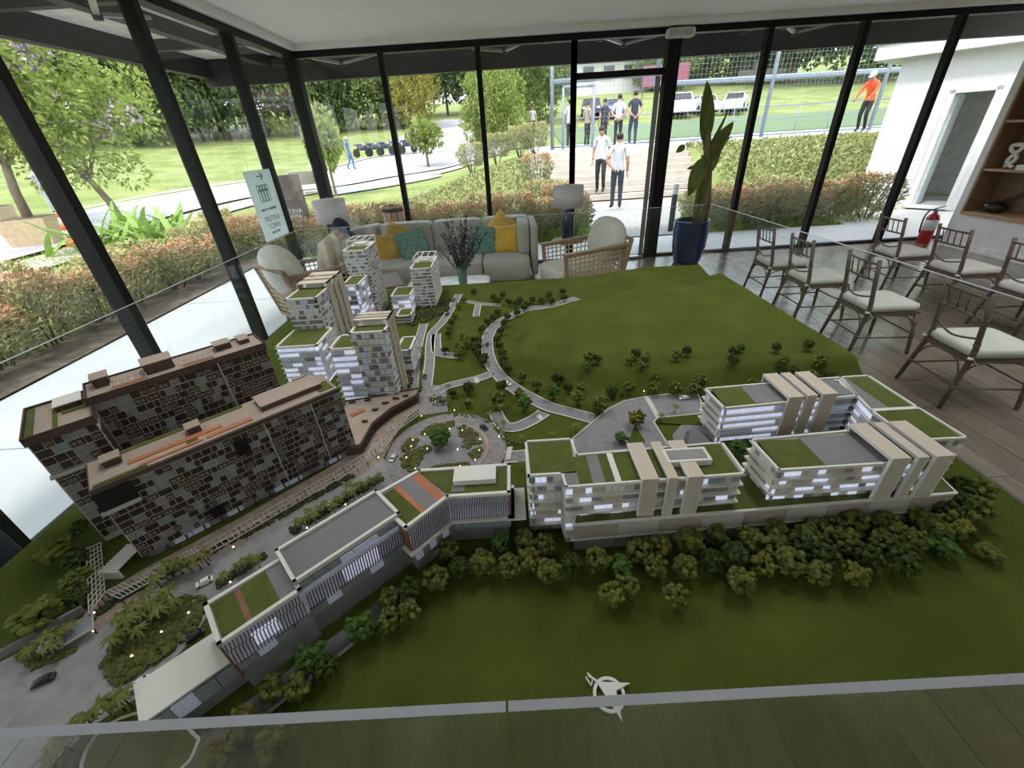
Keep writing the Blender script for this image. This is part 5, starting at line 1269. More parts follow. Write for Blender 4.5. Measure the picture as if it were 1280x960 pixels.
# hedges and flower beds of the model (uncountable clumps)
def bed(polypx, name, label, n, mat, zg=ZU, r=.006):
    Q = [(p.x,p.y) for p in P2(polypx, zg)]; xs = [q[0] for q in Q]; ys = [q[1] for q in Q]; mb = MB(); rnd = random.Random(n); c = 0; tr_ = 0
    while c < n and tr_ < n*30:
        tr_ += 1; x = rnd.uniform(min(xs),max(xs)); y = rnd.uniform(min(ys),max(ys))
        if inside(x, y, Q): mb.blob((x, y-1.85, zg-.725+rnd.uniform(.001,r)), rnd.uniform(.6,1.3)*r, rnd); c += 1
    o = mb.build(name, mat, md); o['kind'] = 'stuff'; o['label'] = label
bedm = M('bed_green', (0.055,0.07,0.014), .95, col2=(0.12,0.125,0.03), island=.85); bedd = M('bed_dark', (0.025,0.035,0.012), .95, col2=(0.055,0.07,0.02), island=.85)
bed([(130,830),(135,850),(150,856),(175,845),(215,815),(245,788),(258,762),(255,748),(235,745),(200,757),(165,785),(140,810)], 'planted_island', 'dense low planting on the street island', 900, bedm, r=.008)
for q in ([(502,575),(512,565),(536,558),(541,562),(527,578),(518,592),(506,588)], [(503,560),(513,549),(523,552),(520,560),(506,565)], [(527,541),(540,533),(567,528),(568,534),(545,545),(530,546)], [(574,537),(583,533),(600,547),(602,556),(584,562),(575,560),(580,552),(575,545)], [(586,568),(602,561),(603,567),(594,577)], [(540,585),(585,580),(587,584),(542,590)]):
    bed(q, 'flower_bed', 'low planting in the roundabout island', 230, bedm, r=.008)
bed([(362,662),(475,594),(480,600),(368,668)], 'hedge_strip', 'dark hedge strip behind the long grey shop roof', 260, bedd); bed([(270,728),(330,692),(334,698),(274,736)], 'hedge_strip', 'hedge strip behind the green roofed shop', 160, bedd)
bed([(22,822),(45,838),(95,815),(98,808),(50,822),(32,812)], 'entrance_bed', 'planted edge of the entrance bed', 160, bedm); bed([(535,497),(545,493),(560,499),(548,509),(538,507)], 'corner_bed', 'planting at the street corner', 60, bedd)
bed([(560,515),(600,519),(622,530),(637,550),(660,556),(660,560),(632,556),(616,534),(598,524),(560,520)], 'kerb_hedge', 'hedge along the outer kerb of the roundabout', 170, bedm, r=.005)
bed([(503,425),(511,425),(516,480),(510,488)], 'avenue_hedge', 'hedge along the avenue by the front tower', 160, bedd, r=.008)
bed([(505,385),(545,380),(570,372),(560,390),(530,405),(510,410)], 'tower_garden', 'dark garden planting at the foot of the right tower', 260, bedd, r=.010)
for q in ([(118,765),(160,738),(300,668),(304,673),(165,745),(122,772)], [(300,668),(440,592),(443,597),(304,675)]): bed(q, 'promenade_hedge', 'dark planting along the promenade', 300, bedd, r=.006)
# little garden lamps that glow
gl_m = M('garden_bulb', (1.0,0.82,0.5), .4, var=0, emit=4.0); gb = None
for (x, y) in [(531,543),(516,550),(514,558),(562,536),(578,538),(600,549),(599,563),(594,575),(508,572),(534,561),(572,562),(519,586),(575,583),(473,572),(527,520),(568,513),(624,546),(384,660),(432,631),(292,684),(288,728),(236,766),(202,790),(165,820),(118,766),(117,789),(805,489)]:
    p = at(x, y, ZU+.012)
    if gb is None:
        gb = thing('garden_lamp', 'tiny glowing garden lamp among the model planting', 'model lamp', (p.x,p.y,ZU), 0, 'glowing garden lamps of the model')
        MB().tube([(0,0,0),(0,0,.012)], .0008, 5).build('stake', mtrunk, gb); MB().sup((0,0,.0135),(.0024,.0024,.0024),1,1,10,6).build('bulb', gl_m, gb)
    else: dup(gb, (p.x,p.y,ZU))
# model cars
for (x, y, rz, p_, lab) in [(55,851,.5,pdark,'dark model car on the arrival court at the lower left'),(174,856,.75,pwhite,'white model car beside the low white shop roof'),(256,728,.6,pwhite,'white model car on the street behind the green shop roof'),(492,573,1.3,silver,'silver model car on the left of the roundabout'),(605,535,2.2,pdark,'dark model car on the right of the roundabout'),(554,503,1.6,pdark,'dark model car on the avenue above the roundabout'),(855,498,.1,pwhite,'white model car on the plaza lane'),(609,431,1.5,pdark,'dark model car on the curved road'),(634,480,2.4,pwhite,'white model car on the lower bend of the curved road'),(522,437,1.6,pblue,'blue model car in the left avenue lane'),(531,471,1.6,pdark,'dark model car in the right avenue lane'),(559,393,1.1,pdark,'dark model car at the far end of the avenue'),(244,795,.75,pdark,'dark model car half hidden by the low shop'),(912,475,.3,pwhite,'white model car behind the rear office block')]:
    p = at(x, y, ZU+.006); c = make_car('model_car', lab, p_); c['category'] = 'model car'; c['group'] = 'model cars'; c.location = (p.x,p.y,ZU+.003); c.rotation_euler = (0,0,rz); c.scale = (.0098,)*3

# ------------------------------------------------------------------ model buildings
mwhite = M('model_white', (0.66,0.645,0.61), .6, var=.03); mcream = M('model_cream', (0.50,0.44,0.36), .6, var=.05); mgrey = M('model_grey', (0.17,0.17,0.18), .7, var=.05)
mgreen = M('model_roof_grass', (0.075,0.10,0.013), .95, col2=(0.11,0.135,0.02), scale=25, bump=.5, bscale=500)
mlit = M('model_lit', (0.62,0.67,0.92), .4, var=.15, scale=12, emit=.42); mlitd = M('model_lit_dim', (0.42,0.46,0.58), .4, var=.2, scale=10, emit=.10)
mglass = M('model_glass', (0.26,0.29,0.32), .25, var=.1); mdark = M('model_dark', (0.028,0.018,0.016), .6, var=.2, scale=30)
mbeige = M('model_beige', (0.36,0.31,0.26), .6, var=.06); mgpan = M('model_grey_panel', (0.22,0.22,0.215), .6, var=.08); mbpan = M('model_blue_panel', (0.22,0.26,0.27), .5, var=.08)
mbrick = M('model_brick', (0.20,0.085,0.05), .7, var=.12, scale=30); mfin = M('model_fin', (0.13,0.075,0.062), .7, var=.15, scale=30); morange = M('model_orange', (0.40,0.135,0.055), .7, var=.1); mtan = M('model_tan', (0.34,0.275,0.225), .7, var=.08); mbrown = M('model_brown', (0.075,0.045,0.035), .6, var=.15); mtrim = M('model_trim', (0.46,0.43,0.40), .6, var=.05)
UB = {}
def ub(mat):
    if mat.name not in UB: UB[mat.name] = unit_box('panel_'+mat.name, mat)
    return UB[mat.name]
def pbox(par, mat, name, x0,x1,y0,y1,z0,z1): return part(ub(mat), name, par, ((x0+x1)/2,(y0+y1)/2,(z0+z1)/2), (x1-x0,y1-y0,z1-z0))
def poff(poly, d):
    n = len(poly); ar = sum(poly[i][0]*poly[(i+1)%n][1]-poly[(i+1)%n][0]*poly[i][1] for i in range(n)); sg_ = 1 if ar > 0 else -1; out = []
    for i in range(n):
        a = Vector(poly[i-1]); b = Vector(poly[i]); c = Vector(poly[(i+1)%n]); d1 = (b-a).normalized(); d2 = (c-b).normalized()
        n1 = Vector((d1.y,-d1.x))*sg_; n2 = Vector((d2.y,-d2.x))*sg_; m_ = (n1+n2); k = d/max(.3,(1+n1.dot(n2)))
        q = b+m_*k; out.append((q.x,q.y))
    return out
def parapet(par, poly, z, w=.007, h=.008, mat=None):
    mb = MB(); n = len(poly)
    for i in range(n):
        a = Vector((*poly[i],z+h/2)); b = Vector((*poly[(i+1)%n],z+h/2)); d = (b-a).normalized()*w/2; mb.bar(a-d, b+d, w, h)
    mb.build('parapet', mat or mwhite, par)
def facade(par, a, b, nrm, z0, z1, floors, mats, wt, pw, rnd, name='wall_panel', gap=.002, proud=.002, stuff=False, top_floors=None):
    """panels along the wall line a-b (local), outward normal nrm"""
    a = Vector(a); b = Vector(b); L = (b-a).length; d = (b-a)/L; fh = (z1-z0)/floors; nr = Vector(nrm); ang = atan2(d.y, d.x)
    mb = MB()
    for f in range(floors):
        s = 0
        while s < L-.004:
            w = min(rnd.choice(pw), L-s)
            if L-s-w < min(pw)*.5: w = L-s
            m_ = rnd.choices(range(len(mats)), wt)[0]
            c = a+d*(s+w/2)+nr*proud/2; z = z0+fh*(f+.5); sw = max(.001,w-gap); sh_ = fh-gap-.0035
            if stuff:
                q = Matrix.Rotation(ang, 2); hx, hy = sw/2, proud/2+.001
                vv = [(c.x+(q@Vector((i,j))).x, c.y+(q@Vector((i,j))).y, zz) for zz in (z-sh_/2, z+sh_/2) for i,j in ((-hx,-hy),(hx,-hy),(hx,hy),(-hx,hy))]
                mb.add(vv, [(0,3,2,1),(4,5,6,7),(0,1,5,4),(1,2,6,5),(2,3,7,6),(3,0,4,7)], m_)
            else:
                o = part(ub(mats[m_]), name, par, (c.x,c.y,z), (sw,proud+.002,sh_), ang)
            s += w
    if stuff:
        o = mb.build(name+'s', mats, par); o['kind'] = 'stuff'
def office(name, label, poly, z0, zr, floors, faces, rnd, ground=None):
    cx = sum(p[0] for p in poly)/len(poly); cy = sum(p[1] for p in poly)/len(poly)
    t = thing(name, label, 'model building', (cx,cy,z0), 0, 'white model office blocks')
    Q = [(x-cx,y-cy) for x,y in poly]; h = zr-z0
    MB().prism(poff(Q,-.012), 0, h-.002).build('core', mbeige, t)
    for f in range(floors+1):
        z = (h-.006)*f/floors
        if f == 0: continue
        MB().prism(poff(Q, .004 if f < floors else 0), z-.001, z+.004).build('floor_slab', mwhite, t)
    for (a, b, nr, mats, wt, pw) in faces:
        a = (a[0]-cx,a[1]-cy); b = (b[0]-cx,b[1]-cy); a = (a[0]-nr[0]*.0115, a[1]-nr[1]*.0115); b = (b[0]-nr[0]*.0115, b[1]-nr[1]*.0115)
        facade(t, a, b, nr, .0, h-.004, floors, mats, wt, pw, rnd)
    parapet(t, Q, h-.002)
    return t, cx, cy, h
def roof_patch(t, cx, cy, h, x0,x1,y0,y1, mat, name, dz=.0025):
    MB().box(x0-cx,x1-cx,y0-cy,y1-cy,h-.004,h+dz).build(name, mat, t)
def arch(t, cx, cy, z0, x0,x1,yf,yb,zb,zt):
    a = MB(); a.box(x0-cx,x1-cx,yf-cy-.010,yf-cy,zb-z0,zt-z0); a.box(x0-cx,x1-cx,yf-cy,yb-cy,zt-z0-.010,zt-z0); a.box(x0-cx,x1-cx,yb-cy-.008,yb-cy,zt-z0-.035,zt-z0-.010)
    o = a.build('cream_arch', mcream, t)
    e = MB(); k = .002
    for x in (x0-cx-.0005, x1-cx+.0005-k): e.box(x,x+k,yf-cy-.0106,yf-cy-.0015,zb-z0,zt-z0+.0006); e.box(x,x+k,yf-cy,yb-cy,zt-z0-.0108,zt-z0+.0006)
    e.build('white_edge', mwhite, o)
rnd = random.Random(12)
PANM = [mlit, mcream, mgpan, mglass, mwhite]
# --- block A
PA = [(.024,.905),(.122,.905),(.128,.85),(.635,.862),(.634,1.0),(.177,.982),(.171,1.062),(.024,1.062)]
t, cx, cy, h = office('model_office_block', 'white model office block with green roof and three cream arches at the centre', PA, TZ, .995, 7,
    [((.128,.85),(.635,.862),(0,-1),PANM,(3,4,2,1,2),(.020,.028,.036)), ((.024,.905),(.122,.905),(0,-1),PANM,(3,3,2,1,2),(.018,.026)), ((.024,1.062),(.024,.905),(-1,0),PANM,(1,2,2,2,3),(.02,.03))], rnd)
roof_patch(t,cx,cy,h,.032,.166,.985,1.055,mgreen,'green_roof'); roof_patch(t,cx,cy,h,.032,.166,.912,.985,mgreen,'green_roof'); roof_patch(t,cx,cy,h,.13,.166,.86,.905,mgrey,'grey_roof'); roof_patch(t,cx,cy,h,.166,.205,.858,.975,mgreen,'green_roof')
roof_patch(t,cx,cy,h,.205,.24,.858,.977,mgrey,'grey_roof'); roof_patch(t,cx,cy,h,.24,.268,.858,.979,mgreen,'green_roof'); roof_patch(t,cx,cy,h,.268,.285,.858,.98,mwhite,'white_strip',.006); roof_patch(t,cx,cy,h,.285,.335,.86,.981,mgreen,'green_roof'); roof_patch(t,cx,cy,h,.335,.53,.862,.985,mgreen,'green_roof',.002); roof_patch(t,cx,cy,h,.53,.625,.868,.992,mgreen,'green_roof')
pb = MB().box(.43-cx,.56-cx,.905-cy,.965-cy,h,h+.022).build('plant_room', mwhite, t); MB().box(.44-cx,.55-cx,.915-cy,.955-cy,h+.022,h+.0235).build('plant_room_roof', mgpan, pb)
for x0, x1 in ((.338,.384),(.412,.438),(.466,.510)): arch(t,cx,cy,TZ,x0,x1,.853,1.005,.866,1.015)
# --- podium shared by A and C
pd = thing('model_podium', 'long pale concrete podium with planted deck under the white office blocks', 'model building', (.72,.9,TZ))
PQ = [(-.57,-.068),(.58,-.03),(.60,.08),(.57,.13),(-.52,.10)]
MB().prism(PQ, 0, .048).build('lower_wall', mgpan, pd); MB().prism(poff(PQ,.008), .048, .052).build('ledge', mwhite, pd)
MB().prism(poff(PQ,.002), .052, .110).build('upper_wall', mbeige, pd)
for k in range(9):
    s0 = k/9; s1 = (k+1)/9; a = Vector((-.57,-.071)).lerp(Vector((.58,-.033)), s0); b = Vector((-.57,-.071)).lerp(Vector((.58,-.033)), s1); c = (a+b)/2
    part(ub(mtrim if k % 2 else mbeige), 'wall_panel', pd, (c.x,c.y,.081), ((b-a).length-.003,.004,.052), atan2((b-a).y,(b-a).x))
    part(ub(mgpan), 'wall_panel', pd, (c.x,c.y+.001,.024), ((b-a).length-.003,.004,.044), atan2((b-a).y,(b-a).x))
MB().prism(poff(PQ,.006), .110, .116).build('deck_slab', mwhite, pd); MB().prism(poff(PQ,-.002), .1155, .1185).build('deck_lawn', mgreen, pd)
# --- block C
PC = [(.735,.868),(1.205,.872),(1.205,1.03),(.727,1.005)]
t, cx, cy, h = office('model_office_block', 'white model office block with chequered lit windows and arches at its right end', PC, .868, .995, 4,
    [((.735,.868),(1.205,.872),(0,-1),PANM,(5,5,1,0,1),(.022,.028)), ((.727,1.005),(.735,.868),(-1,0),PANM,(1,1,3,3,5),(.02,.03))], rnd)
roof_patch(t,cx,cy,h,.745,.875,.876,.998,mgreen,'green_roof'); roof_patch(t,cx,cy,h,.875,1.03,.878,1.005,mgrey,'grey_roof'); roof_patch(t,cx,cy,h,1.03,1.198,.88,1.022,mgrey,'grey_roof',.002)
for x0, x1 in ((1.035,1.085),(1.108,1.136),(1.156,1.207)): arch(t,cx,cy,.868,x0,x1,.864,1.02,.868,1.028)
# --- block B
PB = [(.748,1.218),(1.16,1.243),(1.243,1.247),(1.275,1.378),(.736,1.353)]
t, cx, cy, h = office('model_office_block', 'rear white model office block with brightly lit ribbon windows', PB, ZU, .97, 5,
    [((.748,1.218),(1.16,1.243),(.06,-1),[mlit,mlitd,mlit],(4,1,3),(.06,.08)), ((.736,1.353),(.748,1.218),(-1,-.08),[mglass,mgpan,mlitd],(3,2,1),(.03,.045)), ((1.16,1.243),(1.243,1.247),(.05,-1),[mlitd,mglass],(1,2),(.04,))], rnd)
roof_patch(t,cx,cy,h,.758,.875,1.232,1.352,mgreen,'green_roof'); roof_patch(t,cx,cy,h,.875,.985,1.24,1.362,mgrey,'grey_roof'); roof_patch(t,cx,cy,h,.985,1.15,1.25,1.37,mgrey,'grey_roof',.002); roof_patch(t,cx,cy,h,1.15,1.19,1.258,1.37,mgreen,'green_roof'); roof_patch(t,cx,cy,h,1.19,1.245,1.26,1.37,mgrey,'grey_roof')
for x0, x1 in ((.978,1.030),(1.047,1.081),(1.104,1.156)): arch(t,cx,cy,ZU,x0,x1,1.232+.06*(x0-.978),1.395,.83,1.0)
# --- wing D
PD = [(1.225,1.15),(1.226,.988),(1.392,.986),(1.386,1.158),(1.385,1.378),(1.28,1.378),(1.245,1.245)]
t, cx, cy, h = office('model_office_block', 'white model office wing along the right edge with two green roofs', PD, ZU, .97, 5,
    [((1.245,1.245),(1.225,1.15),(-1,.1),[mlit,mlitd],(3,1),(.04,)), ((1.226,.988),(1.392,.986),(0,-1),PANM,(1,3,2,2,2),(.022,.03)), ((1.225,1.15),(1.226,.988),(-1,0),[mgpan,mglass],(1,1),(.03,))], rnd)
roof_patch(t,cx,cy,h,1.235,1.383,.995,1.145,mgreen,'green_roof'); MB().prism([(x-cx,y-cy) for x,y in ((1.234,1.162),(1.295,1.162),(1.295,1.37),(1.285,1.37),(1.252,1.245))], h-.004, h+.0025).build('grey_roof', mgrey, t); roof_patch(t,cx,cy,h,1.295,1.378,1.165,1.37,mgreen,'green_roof'); roof_patch(t,cx,cy,h,1.228,1.384,1.145,1.16,mwhite,'white_strip',.006)
# --- plaza tent pavilion
pv = thing('model_pavilion', 'small grey hipped pavilion roof on the plaza beside the rear office block', 'model building', (at(868,556,ZU).x, at(868,556,ZU).y, ZU))
MB().add([(-.05,-.045,.022),(.055,-.05,.022),(.06,.03,.022),(-.02,.05,.022),(-.01,.03,.05),(.02,.02,.048)], [(0,1,5,4),(1,2,5),(2,3,4,5),(3,0,4),(3,2,1,0)]).build('roof', M('model_slate', (0.13,0.13,0.14), .6), pv)
for x, y in ((-.045,-.04),(.05,-.045),(.055,.026),(-.018,.045)): MB().tube([(x,y,0),(x,y,.024)], .002, 5).build('post', mwhite, pv)

# --- brown residential blocks (rows of window panels)
mpane = bpy.data.meshes.new('window_panel'); wb_ = MB(); wb_.box(-.5,.5,-.5,.5,-.5,.5,0)
for x in (-.36,.04):
    for k in range(3): wb_.box(x+.11*k,x+.11*k+.045,-.62,-.5,-.30,.30,1)
    wb_.box(x,x+.28,-.62,-.5,-.05,.05,1)
mpane.from_pydata(wb_.v, [], wb_.f); mpane.materials.append(mdark); mpane.materials.append(M('model_mullion', (0.42,0.31,0.24), .6)); mpane.polygons.foreach_set('material_index', wb_.m)
def brown_facade(par, s0, s1, t, z0, z1, rows, rnd, lim, widths=(.016,.020,.026,.034), dense=None):
    fh = (z1-z0)/rows; extra = MB(); cnt = 0
    for r in range(rows-1,-1,-1):
        s = s0
        while s < s1-.005:
            w = min(rnd.choice(widths), s1-s)
            if s1-s-w < .008: w = s1-s
            x = rnd.random(); k = 'd' if x < .46 else 'w' if x < .74 else 'g' if x < .93 else 'b'
            if dense and dense[0] < s < dense[1]: k = 'w' if x < .35 else 'g' if x < .5 else 'd'
            zc = z0+fh*(r+.5); pr = .003
            if cnt < lim:
                me = mpane if k == 'w' else ub({'d':mdark,'g':mgpan,'b':mbpan}[k])
                part(me, 'window_panel' if k in 'wd' else 'wall_panel', par, (s+w/2, t-pr/2+.001, zc), (w-.0030, pr+.001, fh-.0042)); cnt += 1
            else: extra.box(s+.0011,s+w-.0011,t-pr,t+.001,zc-fh/2+.0017,zc+fh/2-.0017,{'d':0,'w':0,'g':1,'b':2}[k])
            s += w
    if extra.v:
        o = extra.build('far_panels', [mdark,mgpan,mbpan], par); o['kind'] = 'stuff'
rb = random.Random(40)
Eb = thing('model_apartment_block', 'brown model apartment slab with panel windows along the promenade, front one', 'model building', (O43.x,O43.y,ZU), RD(43), 'brown model apartment blocks')
H_E = .300
MB().box(-.028,.66,.004,.16,.028,H_E-.012).build('body', mtrim, Eb)
MB().box(-.02,.65,.02,.15,0,.028).build('ground_floor_core', mglass, Eb)
for k in range(13): pbox(Eb, mlitd if k in (1,2,4,7,8,11) else mglass, 'shopfront_pane', .0+.05*k,.047+.05*k,.014,.019,.003,.026)
for k in range(14): pbox(Eb, mbrown, 'pillar', -.02+.05*k,-.015+.05*k,.006,.012,0,.028)
brown_facade(Eb, -.026, .66, .004, .030, H_E-.018, 11, rb, 300, dense=(.40,.56))
for s in (.40,.555): pbox(Eb, mtrim, 'divider', s-.0015,s+.0015,-.004,.004,.03,H_E-.014)
MB().box(-.030,.662,.001,.162,H_E-.016,H_E-.002).build('fascia', mbrown, Eb); MB().box(-.026,.658,.006,.158,H_E-.004,H_E+.001).build('roof_deck', mtan, Eb)
for q in ((.06,.30,.055,.075),(.08,.24,.02,.03),(.25,.38,.02,.04)): MB().box(q[0],q[1],q[2],q[3],H_E,H_E+.004).build('timber_deck', morange, Eb)
for q in ((-.02,.10,.006,.02),(.0,.38,.135,.155),(.20,.23,.02,.05),(.42,.52,.12,.15),(.60,.65,.02,.09)): MB().box(*q,H_E,H_E+.003).build('planter', mgreen, Eb)
for q in ((.01,.05,.085,.125,.022),(.215,.25,.085,.125,.022),(.42,.62,.05,.14,.018),(.56,.60,.15,.16,.02)): 
    bx_ = MB().box(*q[:4],H_E,H_E+q[4]).build('roof_hut', mbrown, Eb); MB().box(q[0]-.003,q[1]+.003,q[2]-.003,q[3]+.003,H_E+q[4],H_E+q[4]+.003).build('hut_roof', mtan, bx_)
for q in ((-.032,.05,-.003,.03,H_E-.075,H_E-.018),(.30,.34,-.0045,.002,.21,.262),(.165,.20,-.0045,.002,.035,.075)): MB().box(*q).build('dark_balcony', M('balcony_black', (.008,.008,.010), .3), Eb)
MB().box(-.036,.05,-.010,.006,H_E-.085,H_E-.076).build('balcony_slab', mtrim, Eb)
Fb = thing('model_apartment_block', 'taller brown model apartment slab behind the front one', 'model building', (O43.x,O43.y,ZU), RD(43), 'brown model apartment blocks')
H_F = .432
MB().box(.035,.54,.294,.43,0,H_F-.012).build('body', mtrim, Fb); MB().box(-.11,.035,.206,.43,0,H_F-.035).build('wing_body', mtrim, Fb)
brown_facade(Fb, .04, .54, .294, .03, H_F-.018, 15, rb, 230, dense=(.38,.54))
brown_facade(Fb, -.108, .034, .206, .02, H_F-.04, 14, rb, 70)
sw = MB()
for r in range(13): sw.box(.0345,.0375,.215,.285,.03+.026*r,.03+.026*r+.019)
o = sw.build('side_windows', mdark, Fb); o['kind'] = 'stuff'
pbox(Fb, mtrim, 'divider', .378,.382,.286,.294,.03,H_F-.014)
MB().box(.032,.544,.288,.434,H_F-.018,H_F-.002).build('fascia', mbrown, Fb); MB().box(.038,.538,.296,.428,H_F-.004,H_F+.001).build('roof_deck', mtan, Fb)
MB().box(-.114,.04,.2,.434,H_F-.042,H_F-.026).build('wing_fascia', mbrown, Fb); MB().box(-.108,.034,.208,.428,H_F-.028,H_F-.023).build('wing_roof_deck', mtan, Fb)
for q in ((-.106,-.09,.21,.42),(-.05,-.04,.21,.42),(-.03,.03,.30,.42)): MB().box(*q,H_F-.023,H_F-.020).build('planter', mgreen, Fb)
for q, m_, hh in (((-.04,.02,.33,.40),mwhite,-.006),((.06,.10,.36,.42),mtan,.03),((.19,.27,.34,.41),mtan,.035),((.40,.45,.36,.41),mtan,.022),((.48,.51,.36,.42),mtan,.015)):
    bx_ = MB().box(*q,H_F-.024 if q[0] < 0 else H_F,H_F+hh).build('roof_hut', mbrown, Fb); MB().box(q[0]-.003,q[1]+.003,q[2]-.003,q[3]+.003,H_F+hh,H_F+hh+.003).build('hut_roof', m_, bx_)
parapet(Fb, [(.034,.292),(.542,.292),(.542,.432),(.034,.432)], H_F-.002, .004, .008, mbrown); parapet(Fb, [(-.112,.203),(.036,.203),(.036,.432),(-.112,.432)], H_F-.026, .004, .010, mbrown)
for s in (.10,.29):
    MB().box(s,s+.09,.315,.33,H_F,H_F+.003).build('timber_deck', morange, Fb)
    tr_ = MB()
    for k in range(6): tr_.bar((s+.018*k,.305,H_F+.012),(s+.018*k,.345,H_F+.012),.002,.002)
    tr_.bar((s,.305,H_F+.012),(s+.09,.305,H_F+.012),.002,.002); tr_.bar((s,.345,H_F+.012),(s+.09,.345,H_F+.012),.002,.002); tr_.build('roof_trellis', mtrim, Fb)
MB().box(-.114,-.02,.192,.21,.275,.283).build('balcony_slab', mtrim, Fb)
# --- curved brown retail terrace at the end of the slab
It = thing('model_retail_terrace', 'low curved brown model terrace with roof garden beside the roundabout', 'model building', (at(470,520,ZU).x, at(470,520,ZU).y, ZU))
ip = [(418,562),(450,557),(466,529),(489,511),(521,494),(524,486),(500,490),(470,496),(432,502),(424,530)]
IQ = [(p.x-It.location.x, p.y-It.location.y) for p in P2(ip, .855)]
MB().prism(poff(IQ,-.004), 0, .040).build('wall', mbrown, It); MB().prism(IQ, .040, .045).build('roof_deck', mtan, It); parapet(It, IQ, .045, .005, .006, mbrown)
for k in range(5):
    a = Vector(IQ[k]); 
    if k in (1,2,3):
        b = Vector(IQ[k+1])
        for q in range(5):
            c = a.lerp(b,(q+.5)/5); part(ub(mdark), 'shop_window', It, (c.x,c.y,.018), ((b-a).length/5-.003,.004,.024), atan2((b-a).y,(b-a).x))
p = at(447,515,.86); MB().box(-.03,.03,-.012,.012,0,.004).build('timber_deck', morange, It, (p.x-It.location.x,p.y-It.location.y,.046)).rotation_euler = (0,0,RD(43))
for x, y in ((455,527),(470,512),(482,504),(495,498),(508,495),(440,503),(460,500)):
    p = at(x,y,.858); mb = MB(); r9 = random.Random(int(x)); [mb.blob((r9.uniform(-.012,.012),r9.uniform(-.004,.004),.004), .006, r9) for _ in range(8)]; mb.build('roof_shrub', bedd, It, (p.x-It.location.x,p.y-It.location.y,.046))

# --- trellis walks
def trellis(name, label, px4, z, nx, ny, legs=True):
    Q = P2(px4, z); c = (Q[0]+Q[1]+Q[2]+Q[3])/4; t = thing(name, label, 'model trellis', (c.x,c.y,ZU), 0, 'model trellis walks'); mb = MB()
    def pt(u, v): q = Q[0].lerp(Q[1],u).lerp(Q[3].lerp(Q[2],u),v); return (q.x-c.x,q.y-c.y,z-ZU)
    for i in range(nx+1): mb.bar(pt(i/nx,0),pt(i/nx,1),.0018,.0022)
    for j in range(ny+1): mb.bar(pt(0,j/ny),pt(1,j/ny),.0022,.0026)
    mb.build('slats', mtrim, t)
    lg = MB()
    for u in (0,.25,.5,.75,1):
        for v in (0,1): q = pt(u,v); lg.bar((q[0],q[1],0),q,.002,.002)
    lg.build('posts', mbrown, t)
trellis('model_trellis', 'slatted white walkway at the left end of the brown block', [(108,686),(126,678),(131,740),(111,768)], ZU+.03, 4, 12)
trellis('model_trellis', 'long slatted walkway along the front of the brown block', [(131,740),(248,682),(255,690),(150,748)], ZU+.03, 22, 2)
trellis('model_trellis', 'slatted walkway in the middle of the promenade', [(250,684),(415,592),(420,600),(258,694)], ZU+.03, 26, 2)
trellis('model_trellis', 'slatted walkway at the right end of the promenade', [(416,592),(464,562),(470,569),(421,601)], ZU+.03, 10, 2)
trellis('model_trellis', 'curved slatted walkway beside the roundabout, lower', [(468,560),(488,533),(497,538),(476,566)], ZU+.03, 9, 3)
trellis('model_trellis', 'curved slatted walkway beside the roundabout, upper', [(489,532),(522,508),(527,516),(498,537)], ZU+.03, 10, 3)
wc = thing('model_white_canopy', 'small white slatted canopy at the left end of the brown block', 'model canopy', (at(160,702,ZU).x, at(160,702,ZU).y, ZU))
q = MB()
for k in range(9): q.bar((-.028,-.05+.0115*k,.03-.001*k),(.028,-.045+.0115*k,.03-.001*k),.009,.002)
q.build('slats', mwhite, wc); MB().box(-.03,.03,-.058,-.052,0,.03).build('front_wall', mwhite, wc)
gc_ = thing('model_glass_canopy', 'small grey glass canopy over the left entrance', 'model canopy', (at(104,793,ZU).x, at(104,793,ZU).y, ZU), RD(43))
MB().box(-.03,.03,-.028,.028,.022,.024).build('roof_pane', mglass, gc_); 
kb = MB()
for a, b in (((-.03,-.028),(.03,-.028)),((.03,-.028),(.03,.028)),((.03,.028),(-.03,.028)),((-.03,.028),(-.03,-.028))): kb.bar((*a,.024),(*b,.024),.003,.004)
kb.build('frame', mtrim, gc_)
for x in (-.028,.028): MB().tube([(x,-.026,0),(x,-.026,.022)], .0018, 5).build('post', mbrown, gc_); MB().tube([(x,.026,0),(x,.026,.022)], .0018, 5).build('post', mbrown, gc_)

# --- shop strip (same axis as the brown blocks)
def shop(name, label, s0,s1,t0,t1, zr, lv0, par_h=.006):
    t = thing(name, label, 'model building', (*w43(s0,t0),TZ), RD(43), 'model shop strip'); L, D, h = s1-s0, t1-t0, zr-TZ
    return t, L, D, h
def louvres(t, a, b, z0, z1, mat, step=.0074, tiers=3):
    a = Vector(a); b = Vector(b); L = (b-a).length; d = (b-a)/L; n = int(L/step); mb = MB(); th = (z1-z0)/tiers; nr = Vector((d.y,-d.x))
    for k in range(tiers):
        for i in range(n):
            c = a+d*step*(i+.5+(.3 if k % 2 else 0))+nr*.003
            mb.bar((c.x,c.y,z0+th*k+.001),(c.x+d.x*.0025,c.y+d.y*.0025,z0+th*(k+1)-.001),.0024,.004)
    o = mb.build('louvre_fins', mat, t); o['kind'] = 'stuff'
def shop_front(t, L, h, glass_z0, glass_z1):
    n = max(3, int(L/.04))
    for k in range(n): pbox(t, mlitd if k % 3 == 1 else mglass, 'glass_panel', L*k/n+.001,L*(k+1)/n-.001,-.002,.004,glass_z0,glass_z1)
mwallg = M('model_wall_grey', (0.24,0.24,0.25), .6, var=.06)
t, L, D, h = shop('model_shop_block','brown louvred model shop block with two green roofs and a brick path',.095,.265,-.56,-.435,.95,.86)
